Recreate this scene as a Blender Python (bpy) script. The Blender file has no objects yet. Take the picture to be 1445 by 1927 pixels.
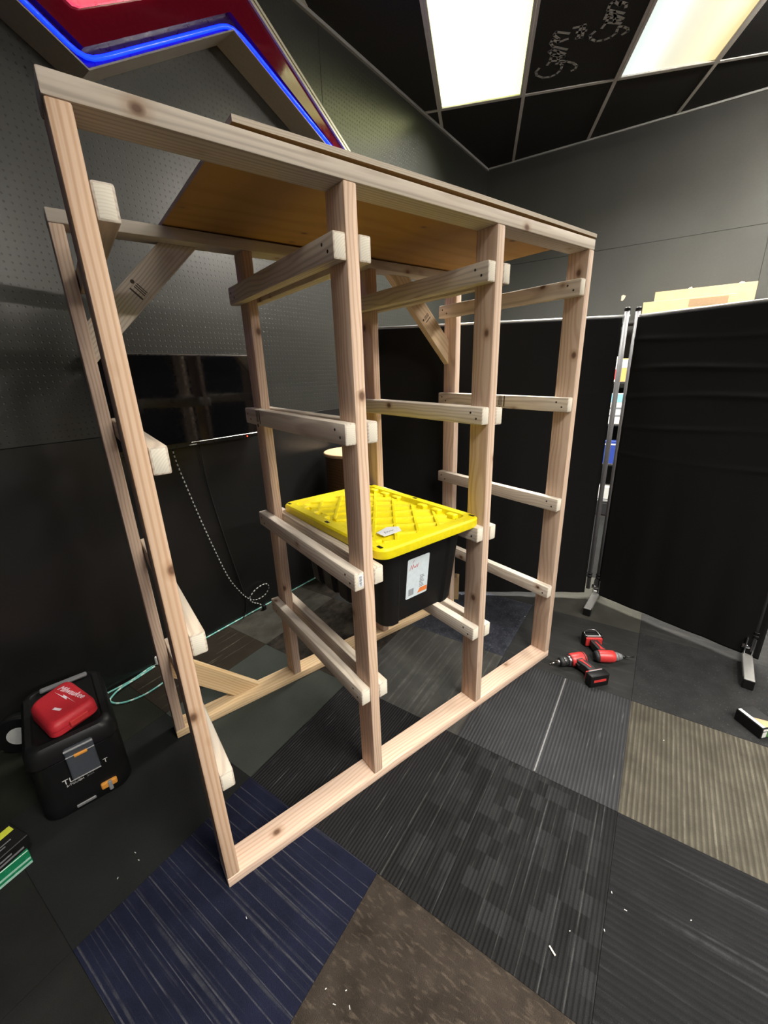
import bpy, bmesh, math, random
from mathutils import Vector, Matrix
random.seed(7)
D = bpy.data
SC = bpy.context.scene
COL = SC.collection
PI = math.pi

# ------------------------------------------------------------------ camera
cam_d = D.cameras.new('camera')
cam = D.objects.new('camera', cam_d)
COL.objects.link(cam)
cam_d.sensor_fit = 'HORIZONTAL'
cam_d.sensor_width = 36.0
cam_d.lens = 768.18 / 1445 * 36.0
cam_d.clip_start = 0.02
cam_d.clip_end = 60
CP = Vector((-0.07747, -0.97736, 1.49407))
RX = (0.79637551, -0.60389451, -0.03312812)
RY = (-0.21821007, -0.23581168, -0.94698322)
RZ = (0.56406597, 0.76138313, -0.31957051)
cam.matrix_world = Matrix(((RX[0], -RY[0], -RZ[0], CP[0]), (RX[1], -RY[1], -RZ[1], CP[1]), (RX[2], -RY[2], -RZ[2], CP[2]), (0, 0, 0, 1)))
SC.camera = cam

# ------------------------------------------------------------------ world, exposure
w = D.worlds.new('world')
SC.world = w
w.use_nodes = True
w.node_tree.nodes['Background'].inputs[0].default_value = (0.75, 0.8, 0.9, 1)
w.node_tree.nodes['Background'].inputs[1].default_value = 0.01
SC.view_settings.view_transform = 'Standard'
SC.view_settings.look = 'None'
SC.view_settings.exposure = 0.36
SC.view_settings.gamma = 1.0
SC.view_settings.use_curve_mapping = False
TROFFER_W = 80.0     # lamp inside each recessed ceiling fixture
STRIP_W = 4.6         # emission strength of the store's bare strip lights
NEON = 11.0


# ------------------------------------------------------------------ helpers
def tag(o, label=None, cat=None, group=None, kind=None):
    if label: o['label'] = label
    if cat: o['category'] = cat
    if group: o['group'] = group
    if kind: o['kind'] = kind
    return o


def empty(name, loc=(0, 0, 0), rz=0.0, parent=None):
    o = D.objects.new(name, None)
    COL.objects.link(o)
    o.location = loc
    o.rotation_euler = (0, 0, rz)
    o.empty_display_size = 0.05
    if parent: o.parent = parent
    return o


def obj(name, bm, mats, parent=None, loc=(0, 0, 0), rot=(0, 0, 0), smooth=False):
    me = D.meshes.new(name)
    bmesh.ops.recalc_face_normals(bm, faces=bm.faces[:])
    bm.to_mesh(me)
    bm.free()
    for m in (mats if isinstance(mats, (list, tuple)) else [mats]):
        me.materials.append(m)
    if smooth:
        for p in me.polygons: p.use_smooth = True
        try: me.set_sharp_from_angle(angle=math.radians(40))
        except Exception: pass
    o = D.objects.new(name, me)
    COL.objects.link(o)
    o.location = loc
    o.rotation_euler = rot
    if parent: o.parent = parent
    return o


def box(bm, x0, x1, y0, y1, z0, z1, bev=0.0, seg=2, mat=0, M=None):
    r = bmesh.ops.create_cube(bm, size=1.0)
    vs = r['verts']
    bmesh.ops.scale(bm, vec=(x1 - x0, y1 - y0, z1 - z0), verts=vs)
    bmesh.ops.translate(bm, vec=((x0 + x1) / 2, (y0 + y1) / 2, (z0 + z1) / 2), verts=vs)
    fs = set(f for v in vs for f in v.link_faces)
    if bev > 0:
        es = list(set(e for v in vs for e in v.link_edges))
        q = bmesh.ops.bevel(bm, geom=es, offset=bev, segments=seg, profile=0.5, affect='EDGES')
        fs = set(q['faces']) | set(f for f in fs if f.is_valid)
        vs = list(set(v for f in fs for v in f.verts))
    for f in fs:
        if f.is_valid: f.material_index = mat
    if M is not None:
        bmesh.ops.transform(bm, matrix=M, verts=vs)
    return vs


def prism(bm, pts, z0, z1, mat=0, mat_top=None, M=None, bev=0.0):
    b = [bm.verts.new((p[0], p[1], z0)) for p in pts]
    t = [bm.verts.new((p[0], p[1], z1)) for p in pts]
    n = len(pts)
    fs = [bm.faces.new(b[::-1]), bm.faces.new(t)]
    for i in range(n):
        fs.append(bm.faces.new((b[i], b[(i + 1) % n], t[(i + 1) % n], t[i])))
    for f in fs: f.material_index = mat
    if mat_top is not None: fs[1].material_index = mat_top
    vs = b + t
    if bev > 0:
        es = [e for e in set(e for v in vs for e in v.link_edges) if any(f is fs[1] or f is fs[0] for f in e.link_faces)]
        q = bmesh.ops.bevel(bm, geom=es, offset=bev, segments=2, profile=0.5, affect='EDGES')
        vs = list(set(vs_ for vs_ in vs if vs_.is_valid) | set(q['verts']))
    if M is not None:
        bmesh.ops.transform(bm, matrix=M, verts=vs)
    return vs


def cyl(bm, p0, p1, r0, r1=None, n=16, mat=0, cap=True):
    r1 = r0 if r1 is None else r1
    p0, p1 = Vector(p0), Vector(p1)
    d = (p1 - p0)
    q = d.to_track_quat('Z', 'Y').to_matrix()
    a = [bm.verts.new(p0 + q @ Vector((r0 * math.cos(2 * PI * i / n), r0 * math.sin(2 * PI * i / n), 0))) for i in range(n)]
    b = [bm.verts.new(p1 + q @ Vector((r1 * math.cos(2 * PI * i / n), r1 * math.sin(2 * PI * i / n), 0))) for i in range(n)]
    for i in range(n):
        f = bm.faces.new((a[i], a[(i + 1) % n], b[(i + 1) % n], b[i]))
        f.material_index = mat
        f.smooth = True
    if cap:
        for ring in (a[::-1], b):
            f = bm.faces.new(ring)
            f.material_index = mat


def lathe(bm, prof, n=40, mat=0, c=(0, 0, 0)):
    rings = []
    for r, z in prof:
        rings.append([bm.verts.new((c[0] + r * math.cos(2 * PI * i / n), c[1] + r * math.sin(2 * PI * i / n), c[2] + z)) for i in range(n)])
    for k in range(len(rings) - 1):
        for i in range(n):
            f = bm.faces.new((rings[k][i], rings[k][(i + 1) % n], rings[k + 1][(i + 1) % n], rings[k + 1][i]))
            f.material_index = mat
            f.smooth = True
    bm.faces.new(rings[0][::-1]).material_index = mat
    bm.faces.new(rings[-1]).material_index = mat


def resample(pts, step):
    pts = [Vector(p) for p in pts]
    # catmull-rom through the points, then even steps
    P = [pts[0]] + pts + [pts[-1]]
    fine = []
    for i in range(1, len(P) - 2):
        a, b, c, d = P[i - 1], P[i], P[i + 1], P[i + 2]
        for k in range(12):
            t = k / 12
            fine.append(0.5 * ((2 * b) + (c - a) * t + (2 * a - 5 * b + 4 * c - d) * t * t + (3 * b - a - 3 * c + d) * t ** 3))
    fine.append(pts[-1])
    out = [fine[0]]
    acc = 0.0
    for i in range(1, len(fine)):
        seg = (fine[i] - fine[i - 1]).length
        while acc + seg >= step and seg > 1e-9:
            t = (step - acc) / seg
            q = fine[i - 1].lerp(fine[i], t)
            out.append(q)
            fine[i - 1] = q
            seg = (fine[i] - q).length
            acc = 0.0
        acc += seg
    out.append(fine[-1])
    return out


def tube(bm, pts, r, n=8, step=0.02, mat=lambda k: 0, straight=False):
    P = [Vector(p) for p in pts] if straight else resample(pts, step)
    rings = []
    up = Vector((0, 0, 1))
    for i, p in enumerate(P):
        t = (P[min(i + 1, len(P) - 1)] - P[max(i - 1, 0)])
        if t.length < 1e-9: t = Vector((1, 0, 0))
        t.normalize()
        s = t.cross(up)
        if s.length < 1e-3: s = t.cross(Vector((1, 0, 0)))
        s.normalize()
        u = s.cross(t)
        rings.append([bm.verts.new(p + (s * math.cos(2 * PI * j / n) + u * math.sin(2 * PI * j / n)) * r) for j in range(n)])
    for k in range(len(rings) - 1):
        for j in range(n):
            f = bm.faces.new((rings[k][j], rings[k][(j + 1) % n], rings[k + 1][(j + 1) % n], rings[k + 1][j]))
            f.material_index = mat(k)
            f.smooth = True
    bm.faces.new(rings[0][::-1])
    bm.faces.new(rings[-1])


def strokes(bm, polys, width, z0, z1, M=None):
    """flat pen or chalk strokes: thin bars along each polyline in the local xy plane"""
    vs = []
    for pl in polys:
        for a, b in zip(pl[:-1], pl[1:]):
            a, b = Vector((a[0], a[1], 0)), Vector((b[0], b[1], 0))
            d = b - a
            if d.length < 1e-6: continue
            e = d.normalized() * width * 0.35
            s = Vector((-d.y, d.x, 0)).normalized() * width / 2
            q = [a - e + s, a - e - s, b + e - s, b + e + s]
            vs += prism(bm, [(p.x, p.y) for p in q], z0, z1)
    if M is not None: bmesh.ops.transform(bm, matrix=M, verts=vs)


def rrect(x0, x1, y0, y1, r, n=6):
    out = []
    for cx, cy, a0 in ((x1 - r, y1 - r, 0), (x0 + r, y1 - r, 90), (x0 + r, y0 + r, 180), (x1 - r, y0 + r, 270)):
        for k in range(n + 1):
            a = math.radians(a0 + 90 * k / n)
            out.append((cx + r * math.cos(a), cy + r * math.sin(a)))
    return out


def inset(poly, d):
    """offset a ccw polygon inwards by d (mitred)"""
    n = len(poly)
    out = []
    for i in range(n):
        p0, p1, p2 = Vector(poly[i - 1]), Vector(poly[i]), Vector(poly[(i + 1) % n])
        e1, e2 = (p1 - p0).normalized(), (p2 - p1).normalized()
        n1, n2 = Vector((-e1.y, e1.x)), Vector((-e2.y, e2.x))
        m = n1 + n2
        m = m / max(m.dot(m), 1e-6) * 2
        out.append(tuple(p1 + m * d))
    return out


def clip_poly(poly, halfplanes):
    for (nx, ny, c) in halfplanes:                      # keep nx*x+ny*y <= c
        res = []
        for i in range(len(poly)):
            a, b = poly[i], poly[(i + 1) % len(poly)]
            da, db = nx * a[0] + ny * a[1] - c, nx * b[0] + ny * b[1] - c
            if da <= 0: res.append(a)
            if da * db < 0:
                t = da / (da - db)
                res.append((a[0] + (b[0] - a[0]) * t, a[1] + (b[1] - a[1]) * t))
        poly = res
        if len(poly) < 3: return []
    return poly


def text_mesh(body, size, name, mat, parent, loc, rot, shear=0.0, depth=0.0004, align='CENTER'):
    cu = D.curves.new(name, 'FONT')
    cu.body = body
    cu.size = size
    cu.shear = shear
    cu.extrude = depth
    cu.align_x = align
    cu.align_y = 'CENTER'
    cu.resolution_u = 3
    o = D.objects.new(name, cu)
    COL.objects.link(o)
    dg = bpy.context.evaluated_depsgraph_get()
    me = D.meshes.new_from_object(o.evaluated_get(dg))
    D.objects.remove(o)
    D.curves.remove(cu)
    me.materials.clear()
    me.materials.append(mat)
    t = D.objects.new(name, me)
    COL.objects.link(t)
    t.location = loc
    t.rotation_euler = rot
    t.parent = parent
    return t


# ------------------------------------------------------------------ materials
class NT:
    def __init__(s, name):
        s.m = D.materials.new(name)
        s.m.use_nodes = True
        s.t = s.m.node_tree
        s.b = s.t.nodes['Principled BSDF']

    def n(s, typ, **kw):
        nd = s.t.nodes.new(typ)
        for k, v in kw.items():
            if k.startswith('i_'):
                key = k[2:]
                key = int(key) if key.isdigit() else key.replace('_', ' ')
                s.set(nd.inputs[key], v)
            else:
                setattr(nd, k, v)
        return nd

    def set(s, inp, v):
        if isinstance(v, bpy.types.NodeSocket): s.t.links.new(v, inp)
        else: inp.default_value = v

    def math(s, op, a, b=0.0, c=None):
        nd = s.t.nodes.new('ShaderNodeMath')
        nd.operation = op
        s.set(nd.inputs[0], a)
        s.set(nd.inputs[1], b)
        if c is not None: s.set(nd.inputs[2], c)
        return nd.outputs[0]

    def mix(s, f, a, b, blend='MIX'):
        nd = s.t.nodes.new('ShaderNodeMix')
        nd.data_type = 'RGBA'
        nd.blend_type = blend
        s.set(nd.inputs[0], f)
        s.set(nd.inputs[6], a if isinstance(a, bpy.types.NodeSocket) else (*a, 1))
        s.set(nd.inputs[7], b if isinstance(b, bpy.types.NodeSocket) else (*b, 1))
        return nd.outputs[2]

    def ramp(s, f, lo, hi, a=0.0, b=1.0):
        nd = s.t.nodes.new('ShaderNodeMapRange')
        nd.inputs[1].default_value = lo
        nd.inputs[2].default_value = hi
        nd.inputs[3].default_value = a
        nd.inputs[4].default_value = b
        s.set(nd.inputs[0], f)
        return nd.outputs[0]

    def coords(s, scale=(1, 1, 1), off=None):
        tc = s.t.nodes.new('ShaderNodeTexCoord')
        v = tc.outputs['Object']
        if off is not None:
            a = s.t.nodes.new('ShaderNodeVectorMath')
            a.operation = 'ADD'
            s.t.links.new(v, a.inputs[0])
            s.set(a.inputs[1], off)
            v = a.outputs[0]
        mp = s.t.nodes.new('ShaderNodeMapping')
        mp.inputs['Scale'].default_value = scale
        s.t.links.new(v, mp.inputs['Vector'])
        return mp.outputs[0]

    def noise(s, vec, scale=1.0, detail=3.0, rough=0.55):
        nd = s.t.nodes.new('ShaderNodeTexNoise')
        s.t.links.new(vec, nd.inputs['Vector'])
        nd.inputs['Scale'].default_value = scale
        nd.inputs['Detail'].default_value = detail
        nd.inputs['Roughness'].default_value = rough
        return nd.outputs[0]

    def bump(s, h, dist=0.002, strength=0.6):
        nd = s.t.nodes.new('ShaderNodeBump')
        nd.inputs['Distance'].default_value = dist
        nd.inputs['Strength'].default_value = strength
        s.t.links.new(h, nd.inputs['Height'])
        s.t.links.new(nd.outputs[0], s.b.inputs['Normal'])

    def base(s, c):
        s.set(s.b.inputs['Base Color'], c if isinstance(c, bpy.types.NodeSocket) else (*c, 1))

    def rough(s, r, spec=0.5):
        s.set(s.b.inputs['Roughness'], r)
        s.b.inputs['Specular IOR Level'].default_value = spec


def plain(name, c, rough=0.5, metal=0.0, spec=0.5, grain=0.0, gscale=60, emit=None, es=1.0):
    t = NT(name)
    v = t.coords((1, 1, 1))
    nz = t.noise(v, gscale, 3)
    f = t.ramp(nz, 0.3, 0.7)
    lo = tuple(x * (1 - max(grain, 0.06)) for x in c)
    hi = tuple(min(1, x * (1 + max(grain, 0.06))) for x in c)
    t.base(t.mix(f, lo, hi))
    t.rough(t.ramp(nz, 0.3, 0.7, max(rough - 0.05, 0.02), min(rough + 0.05, 1)), spec)
    t.b.inputs['Metallic'].default_value = metal
    if emit:
        t.b.inputs['Emission Color'].default_value = (*emit, 1)
        t.b.inputs['Emission Strength'].default_value = es
    if grain > 0: t.bump(nz, 0.0008, 0.4)
    return t.m


def wood(name, light, dark, knots=True, ring=0.0065, contrast=1.0):
    t = NT(name)
    oi = t.t.nodes.new('ShaderNodeObjectInfo')
    rnd = oi.outputs['Random']
    off = t.t.nodes.new('ShaderNodeCombineXYZ')
    t.set(off.inputs[0], t.math('MULTIPLY', rnd, 17.0))
    t.set(off.inputs[1], t.math('SUBTRACT', t.math('MULTIPLY', t.math('FRACT', t.math('MULTIPLY', rnd, 7.31)), 0.11), 0.03))
    t.set(off.inputs[2], t.math('SUBTRACT', t.math('MULTIPLY', t.math('FRACT', t.math('MULTIPLY', rnd, 13.7)), 0.11), 0.03))
    v = t.coords((1, 1, 1), off.outputs[0])
    low = t.noise(t.coords((1.6, 5, 5), off.outputs[0]), 1.0, 2)
    sep = t.t.nodes.new('ShaderNodeSeparateXYZ')
    t.t.links.new(v, sep.inputs[0])
    wob = t.math('MULTIPLY', t.math('SUBTRACT', low, 0.5), 0.055)
    y2 = t.math('ADD', sep.outputs[1], wob)
    r = t.math('SQRT', t.math('ADD', t.math('POWER', y2, 2.0), t.math('POWER', t.math('ADD', sep.outputs[2], wob), 2.0)))
    ringv = t.math('SINE', t.math('MULTIPLY', r, 2 * PI / ring))
    f = t.ramp(ringv, -0.2, 1.0, 0.0, 0.75 * contrast)
    fib = t.noise(t.coords((3, 160, 160), off.outputs[0]), 1.0, 4, 0.65)
    f = t.math('ADD', f, t.ramp(fib, 0.35, 0.7, -0.12, 0.32 * contrast))
    blot = t.noise(t.coords((2.2, 9, 9), off.outputs[0]), 1.0, 2)
    c = t.mix(t.math('MINIMUM', t.math('MAXIMUM', f, 0.0), 1.0), light, dark)
    c = t.mix(t.ramp(blot, 0.45, 0.75, 0.0, 0.35), c, tuple(x * y for x, y in zip(light, (0.88, 0.8, 0.72))))
    hsv = t.t.nodes.new('ShaderNodeHueSaturation')
    t.set(hsv.inputs['Value'], t.math('ADD', t.math('MULTIPLY', t.math('FRACT', t.math('MULTIPLY', rnd, 3.77)), 0.18), 0.9))
    t.set(hsv.inputs['Saturation'], t.math('ADD', t.math('MULTIPLY', t.math('FRACT', t.math('MULTIPLY', rnd, 5.13)), 0.3), 0.85))
    t.t.links.new(c, hsv.inputs['Color'])
    c = hsv.outputs[0]
    if knots:
        vo = t.t.nodes.new('ShaderNodeTexVoronoi')
        t.t.links.new(t.coords((9.5, 13, 13), off.outputs[0]), vo.inputs['Vector'])
        vo.inputs['Scale'].default_value = 1.0
        cs = t.t.nodes.new('ShaderNodeSeparateColor')
        t.t.links.new(vo.outputs['Color'], cs.inputs[0])
        gate = t.math('GREATER_THAN', cs.outputs[0], 0.72)
        d = vo.outputs['Distance']
        halo = t.math('MULTIPLY', t.ramp(d, 0.10, 0.32, 0.6, 0.0), gate)
        core = t.math('MULTIPLY', t.ramp(d, 0.08, 0.17, 0.85, 0.0), gate)
        c = t.mix(halo, c, (0.33, 0.17, 0.08))
        c = t.mix(core, c, (0.10, 0.045, 0.025))
    t.base(c)
    t.rough(0.62, 0.3)
    t.bump(fib, 0.0006, 0.5)
    return t.m


def endgrain(name, light, dark):
    t = NT(name)
    oi = t.t.nodes.new('ShaderNodeObjectInfo')
    off = t.t.nodes.new('ShaderNodeCombineXYZ')
    t.set(off.inputs[1], t.math('SUBTRACT', t.math('MULTIPLY', oi.outputs['Random'], 0.09), 0.045))
    t.set(off.inputs[2], t.math('ADD', t.math('MULTIPLY', t.math('FRACT', t.math('MULTIPLY', oi.outputs['Random'], 9.1)), 0.05), 0.0))
    v = t.coords((1, 1, 1), off.outputs[0])
    sep = t.t.nodes.new('ShaderNodeSeparateXYZ')
    t.t.links.new(v, sep.inputs[0])
    nz = t.noise(v, 40, 3)
    r = t.math('SQRT', t.math('ADD', t.math('POWER', sep.outputs[1], 2.0), t.math('POWER', sep.outputs[2], 2.0)))
    r = t.math('ADD', r, t.math('MULTIPLY', nz, 0.004))
    f = t.ramp(t.math('SINE', t.math('MULTIPLY', r, 2 * PI / 0.0055)), 0.0, 1.0, 0.0, 0.45)
    c = t.mix(f, light, dark)
    c = t.mix(t.ramp(t.noise(v, 25, 2), 0.5, 0.75, 0.0, 0.3), c, tuple(x * 0.75 for x in light))
    t.base(c)
    t.rough(0.8, 0.2)
    return t.m


M_POST = wood('fir_post_wood', (0.72, 0.535, 0.405), (0.57, 0.375, 0.255), ring=0.011, contrast=1.15)
M_RAIL = wood('pale_rail_wood', (0.68, 0.60, 0.51), (0.48, 0.405, 0.335), ring=0.011, contrast=1.05)
M_PLATE = wood('fir_plate_wood', (0.75, 0.565, 0.45), (0.61, 0.41, 0.30), ring=0.012, contrast=1.0)
M_BRACE = wood('brace_wood', (0.70, 0.54, 0.36), (0.55, 0.38, 0.22), ring=0.012, contrast=1.0)
M_END = endgrain('end_grain', (0.76, 0.71, 0.61), (0.6, 0.52, 0.41))
M_PLY = wood('plywood_face', (0.43, 0.265, 0.12), (0.34, 0.195, 0.08), knots=True, ring=0.03, contrast=0.7)
M_PLYE = wood('plywood_edge', (0.60, 0.53, 0.45), (0.44, 0.37, 0.3), knots=False, ring=0.004)
M_INK = plain('stamp_ink', (0.06, 0.045, 0.035), 0.8)
M_SCREW = plain('screw_steel', (0.03, 0.026, 0.025), 0.6)
M_BLACKP = plain('black_plastic', (0.007, 0.007, 0.0075), 0.42, 0, 0.25)
M_TOTE = plain('tote_black_plastic', (0.008, 0.008, 0.0085), 0.55, 0, 0.2, grain=0.1, gscale=30)
M_YEL = plain('yellow_plastic', (0.80, 0.67, 0.008), 0.4, 0, 0.4)
M_WHITE = plain('white_paper', (0.78, 0.80, 0.84), 0.6)
M_LABELBL = plain('label_print_blue', (0.66, 0.74, 0.80), 0.45)
M_ORANGE = plain('label_orange', (0.85, 0.23, 0.05), 0.45)
M_REDINK = plain('red_marker', (0.5, 0.10, 0.10), 0.6)
M_GREYINK = plain('grey_print', (0.16, 0.17, 0.19), 0.6)
M_CHROME = plain('chrome', (0.6, 0.6, 0.62), 0.22, 1.0)
M_STEEL = plain('grey_painted_tube', (0.15, 0.15, 0.16), 0.42, 0.2)
M_POLE = plain('pale_pole', (0.55, 0.55, 0.54), 0.35, 0.3)
M_FOOT = plain('grey_foot_paint', (0.24, 0.235, 0.23), 0.5, 0.3)
M_RED = plain('red_tool_plastic', (0.50, 0.035, 0.035), 0.38, 0, 0.5)
M_REDF = plain('red_case', (0.46, 0.02, 0.03), 0.5, 0, 0.4, grain=0.12, gscale=200)
M_RUBBER = plain('black_rubber', (0.016, 0.016, 0.017), 0.6)
M_TOOLG = plain('grey_tool_nose', (0.16, 0.16, 0.17), 0.4)
M_BITS = plain('bit_steel', (0.55, 0.55, 0.52), 0.25, 1.0)
M_BITB = plain('black_bit_steel', (0.05, 0.05, 0.05), 0.35, 0.8)
M_GREEN = plain('green_carton', (0.01, 0.17, 0.075), 0.25, 0, 0.6)
M_PALEGR = plain('pale_green_print', (0.30, 0.50, 0.42), 0.3)
M_YELLAB = plain('yellow_label', (0.55, 0.58, 0.05), 0.5)
M_LATCH = plain('slate_latch_plastic', (0.055, 0.062, 0.075), 0.4)
M_LATCHO = plain('orange_latch', (0.72, 0.30, 0.05), 0.45)
M_LATCHG = plain('grey_latch_clip', (0.25, 0.25, 0.26), 0.4)
M_CARD = plain('cardboard', (0.40, 0.28, 0.15), 0.75, 0, 0.2, grain=0.1, gscale=18)
M_TAPEB = plain('brown_tape', (0.22, 0.145, 0.085), 0.35)
M_TEAL = plain('teal_cord', (0.16, 0.47, 0.43), 0.6, grain=0.2, gscale=300)
M_TEALW = plain('pale_cord', (0.5, 0.66, 0.6), 0.6)
M_CORDW = plain('white_braid', (0.6, 0.6, 0.58), 0.7)
M_CORDB = plain('black_braid', (0.012, 0.012, 0.012), 0.7)
M_TEE = plain('ceiling_grid_paint', (0.55, 0.54, 0.52), 0.45)
M_TILE = plain('black_ceiling_tile', (0.030, 0.030, 0.0295), 0.85, 0, 0.15, grain=0.25, gscale=120)
M_CHALK = plain('chalk', (0.42, 0.42, 0.40), 0.95, 0, 0.1, grain=0.3, gscale=220)
M_TRIMW = plain('wall_angle_paint', (0.25, 0.25, 0.24), 0.5)
M_SHELF = plain('black_shelving', (0.02, 0.02, 0.021), 0.5)
M_TVB = plain('tv_bezel', (0.006, 0.006, 0.006), 0.3)
M_TVS = plain('tv_screen', (0.004, 0.004, 0.005), 0.06, 0, 0.5)
M_TVT = plain('tv_silver_trim', (0.75, 0.75, 0.75), 0.2, 1.0)
M_LED = plain('red_led', (0.3, 0.0, 0.0), 0.4, emit=(1.0, 0.06, 0.03), es=3.0)
M_DRUMB = wood('drum_side_wood', (0.10, 0.055, 0.028), (0.05, 0.026, 0.014), knots=False, ring=0.02)
M_DRUMT = plain('drum_top', (0.58, 0.38, 0.22), 0.6, grain=0.08, gscale=25)
M_SIGNSIDE = plain('sign_can_paint', (0.30, 0.29, 0.28), 0.5)
M_SIGNRED = plain('sign_red_acrylic', (0.12, 0.004, 0.012), 0.10, 0, 0.8)
M_SIGNBED = plain('sign_violet_bed', (0.030, 0.006, 0.018), 0.3)
M_SIGNTRIM = plain('sign_cream_trim', (0.55, 0.53, 0.42), 0.4)
M_SIGNPINK = plain('sign_lit_plaque', (0.7, 0.1, 0.14), 0.3, emit=(1.0, 0.10, 0.15), es=0.75)
M_NEON = plain('neon_blue_glass', (0.02, 0.1, 0.6), 0.2, emit=(0.0006, 0.0045, 1.0), es=NEON)
M_CHIP = plain('bare_board_chip', (0.55, 0.40, 0.29), 0.8)


def pegboard(name, c, hole=True, ro=0.29, sp_=0.65):
    t = NT(name)
    v = t.coords((1, 1, 1))
    big = t.noise(v, 1.3, 3)
    fine = t.noise(v, 90, 3)
    col = t.mix(t.ramp(big, 0.3, 0.7), tuple(x * 0.85 for x in c), tuple(x * 1.12 for x in c))
    if hole:
        sp = t.t.nodes.new('ShaderNodeSeparateXYZ')
        t.t.links.new(v, sp.inputs[0])
        fx = t.math('SUBTRACT', t.math('FRACT', t.math('MULTIPLY', sp.outputs[0], 1 / 0.0254)), 0.5)
        fz = t.math('SUBTRACT', t.math('FRACT', t.math('MULTIPLY', sp.outputs[2], 1 / 0.0254)), 0.5)
        d = t.math('SQRT', t.math('ADD', t.math('POWER', fx, 2.0), t.math('POWER', fz, 2.0)))
        h = t.ramp(d, 0.10, 0.16)
        col = t.mix(h, tuple(x * 0.3 for x in c), col)
        t.bump(h, 0.002, 0.5)
    else:
        t.bump(fine, 0.0006, 0.4)
    t.base(col)
    t.rough(t.ramp(fine, 0.3, 0.7, ro, ro + 0.12), sp_)
    return t.m


M_PEG = pegboard('painted_pegboard', (0.027, 0.028, 0.025))
M_PEGR = pegboard('painted_right_board', (0.034, 0.0345, 0.031), hole=False, ro=0.62, sp_=0.3)
M_PEGLOW = pegboard('painted_lower_board', (0.008, 0.008, 0.008), hole=False)
M_WALLD = plain('dark_store_wall', (0.05, 0.05, 0.05), 0.7)


def carpet(name, base, streak=None, axis=0, freq=60, thr=0.62, wid=0.05, long=2.5, mott=0.25, mscale=7, rib=0, ribd=0.35, fluff=0.004, amount=1.0, blocks=None, lines=None):
    """axis 0: streaks run along the tile's x, 1: along its y"""
    t = NT(name)
    base = tuple(x * 0.86 for x in base)
    streak = tuple(x * 0.86 for x in streak) if streak else None
    blocks = tuple(x * 0.86 for x in blocks) if blocks else None
    lo, hi = tuple(x * (1 - mott) for x in base), tuple(x * (1 + mott) for x in base)
    v = t.coords((1, 1, 1))
    m = t.noise(v, mscale, 4, 0.6)
    c = t.mix(t.ramp(m, 0.32, 0.68), lo, hi)
    fine = t.noise(v, 420, 2)
    sp = t.t.nodes.new('ShaderNodeSeparateXYZ')
    t.t.links.new(v, sp.inputs[0])
    across = sp.outputs[1] if axis == 0 else sp.outputs[0]
    along = sp.outputs[0] if axis == 0 else sp.outputs[1]
    if blocks:
        cb = t.t.nodes.new('ShaderNodeCombineXYZ')
        t.set(cb.inputs[0], t.math('FLOOR', t.math('MULTIPLY', along, 17.0)))
        t.set(cb.inputs[1], t.math('FLOOR', t.math('MULTIPLY', across, 26.0)))
        wn = t.t.nodes.new('ShaderNodeTexWhiteNoise')
        t.t.links.new(cb.outputs[0], wn.inputs['Vector'])
        c = t.mix(t.ramp(wn.outputs[0], 0.45, 0.8, 0.0, 0.8), c, blocks)
    h = fine
    if streak:
        sc = (long, freq, 1) if axis == 0 else (freq, long, 1)
        nz = t.noise(t.coords(sc), 1.0, 2, 0.5)
        f = t.ramp(nz, thr, thr + wid, 0.0, amount)
        brk = t.ramp(t.noise(v, 30, 3), 0.35, 0.6, 0.35, 1.0)
        c = t.mix(t.math('MULTIPLY', f, brk), c, streak)
    if rib:
        rv = t.math('SINE', t.math('MULTIPLY', across, 2 * PI * rib))
        c = t.mix(t.ramp(rv, -0.4, 0.7, ribd, 0.0), c, tuple(x * 0.3 for x in base))
        h = t.math('ADD', t.math('MULTIPLY', rv, 0.6), fine)
    if lines:
        pitch, lw_, lcol, jit = lines
        wob = t.math('MULTIPLY', t.noise(t.coords((0, 5, 0) if axis == 0 else (5, 0, 0)), 1.0, 2), jit)
        fl = t.math('FRACT', t.math('ADD', t.math('DIVIDE', across, pitch), wob))
        f = t.ramp(t.math('ABSOLUTE', t.math('SUBTRACT', fl, 0.5)), lw_ / pitch * 0.5, lw_ / pitch, 1.0, 0.0)
        dash = t.ramp(t.noise(t.coords((14, 40, 1) if axis == 0 else (40, 14, 1)), 1.0, 3), 0.35, 0.6, 0.15, 1.0)
        c = t.mix(t.math('MULTIPLY', f, dash), c, lcol)
    c = t.mix(t.ramp(fine, 0.25, 0.75, 0.35, 0.0), c, tuple(x * 0.45 for x in base))
    t.base(c)
    t.rough(0.93, 0.12)
    t.bump(h, fluff, 0.7)
    return t.m


M_WOVEN = plain('grey_woven_yarn', (0.17, 0.17, 0.17), 0.9, 0, 0.1, grain=0.3, gscale=200)
C_NAVY = carpet('carpet_navy', (0.0105, 0.0125, 0.030), (0.045, 0.047, 0.06), 1, 130, 0.56, 0.1, 1.5, 0.3, 5, lines=(0.040, 0.0018, (0.065, 0.065, 0.078), 2.5))
C_BLOCK = carpet('carpet_black_blocks', (0.0145, 0.0145, 0.015), (0.075, 0.075, 0.078), 0, 34, 0.70, 0.03, 0.6, 0.2, rib=80, ribd=0.15, blocks=(0.030, 0.030, 0.032), lines=(0.061, 0.0022, (0.050, 0.050, 0.050), 1.2))
C_GREYL = carpet('carpet_grey_ribbed', (0.052, 0.053, 0.058), (0.17, 0.17, 0.175), 0, 110, 0.66, 0.06, 5.0, 0.15, rib=75, ribd=0.5)
C_TAN = carpet('carpet_taupe_ribbed', (0.095, 0.085, 0.066), (0.16, 0.145, 0.115), 0, 70, 0.58, 0.08, 3.0, 0.28, 9, rib=60, ribd=0.55)
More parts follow.
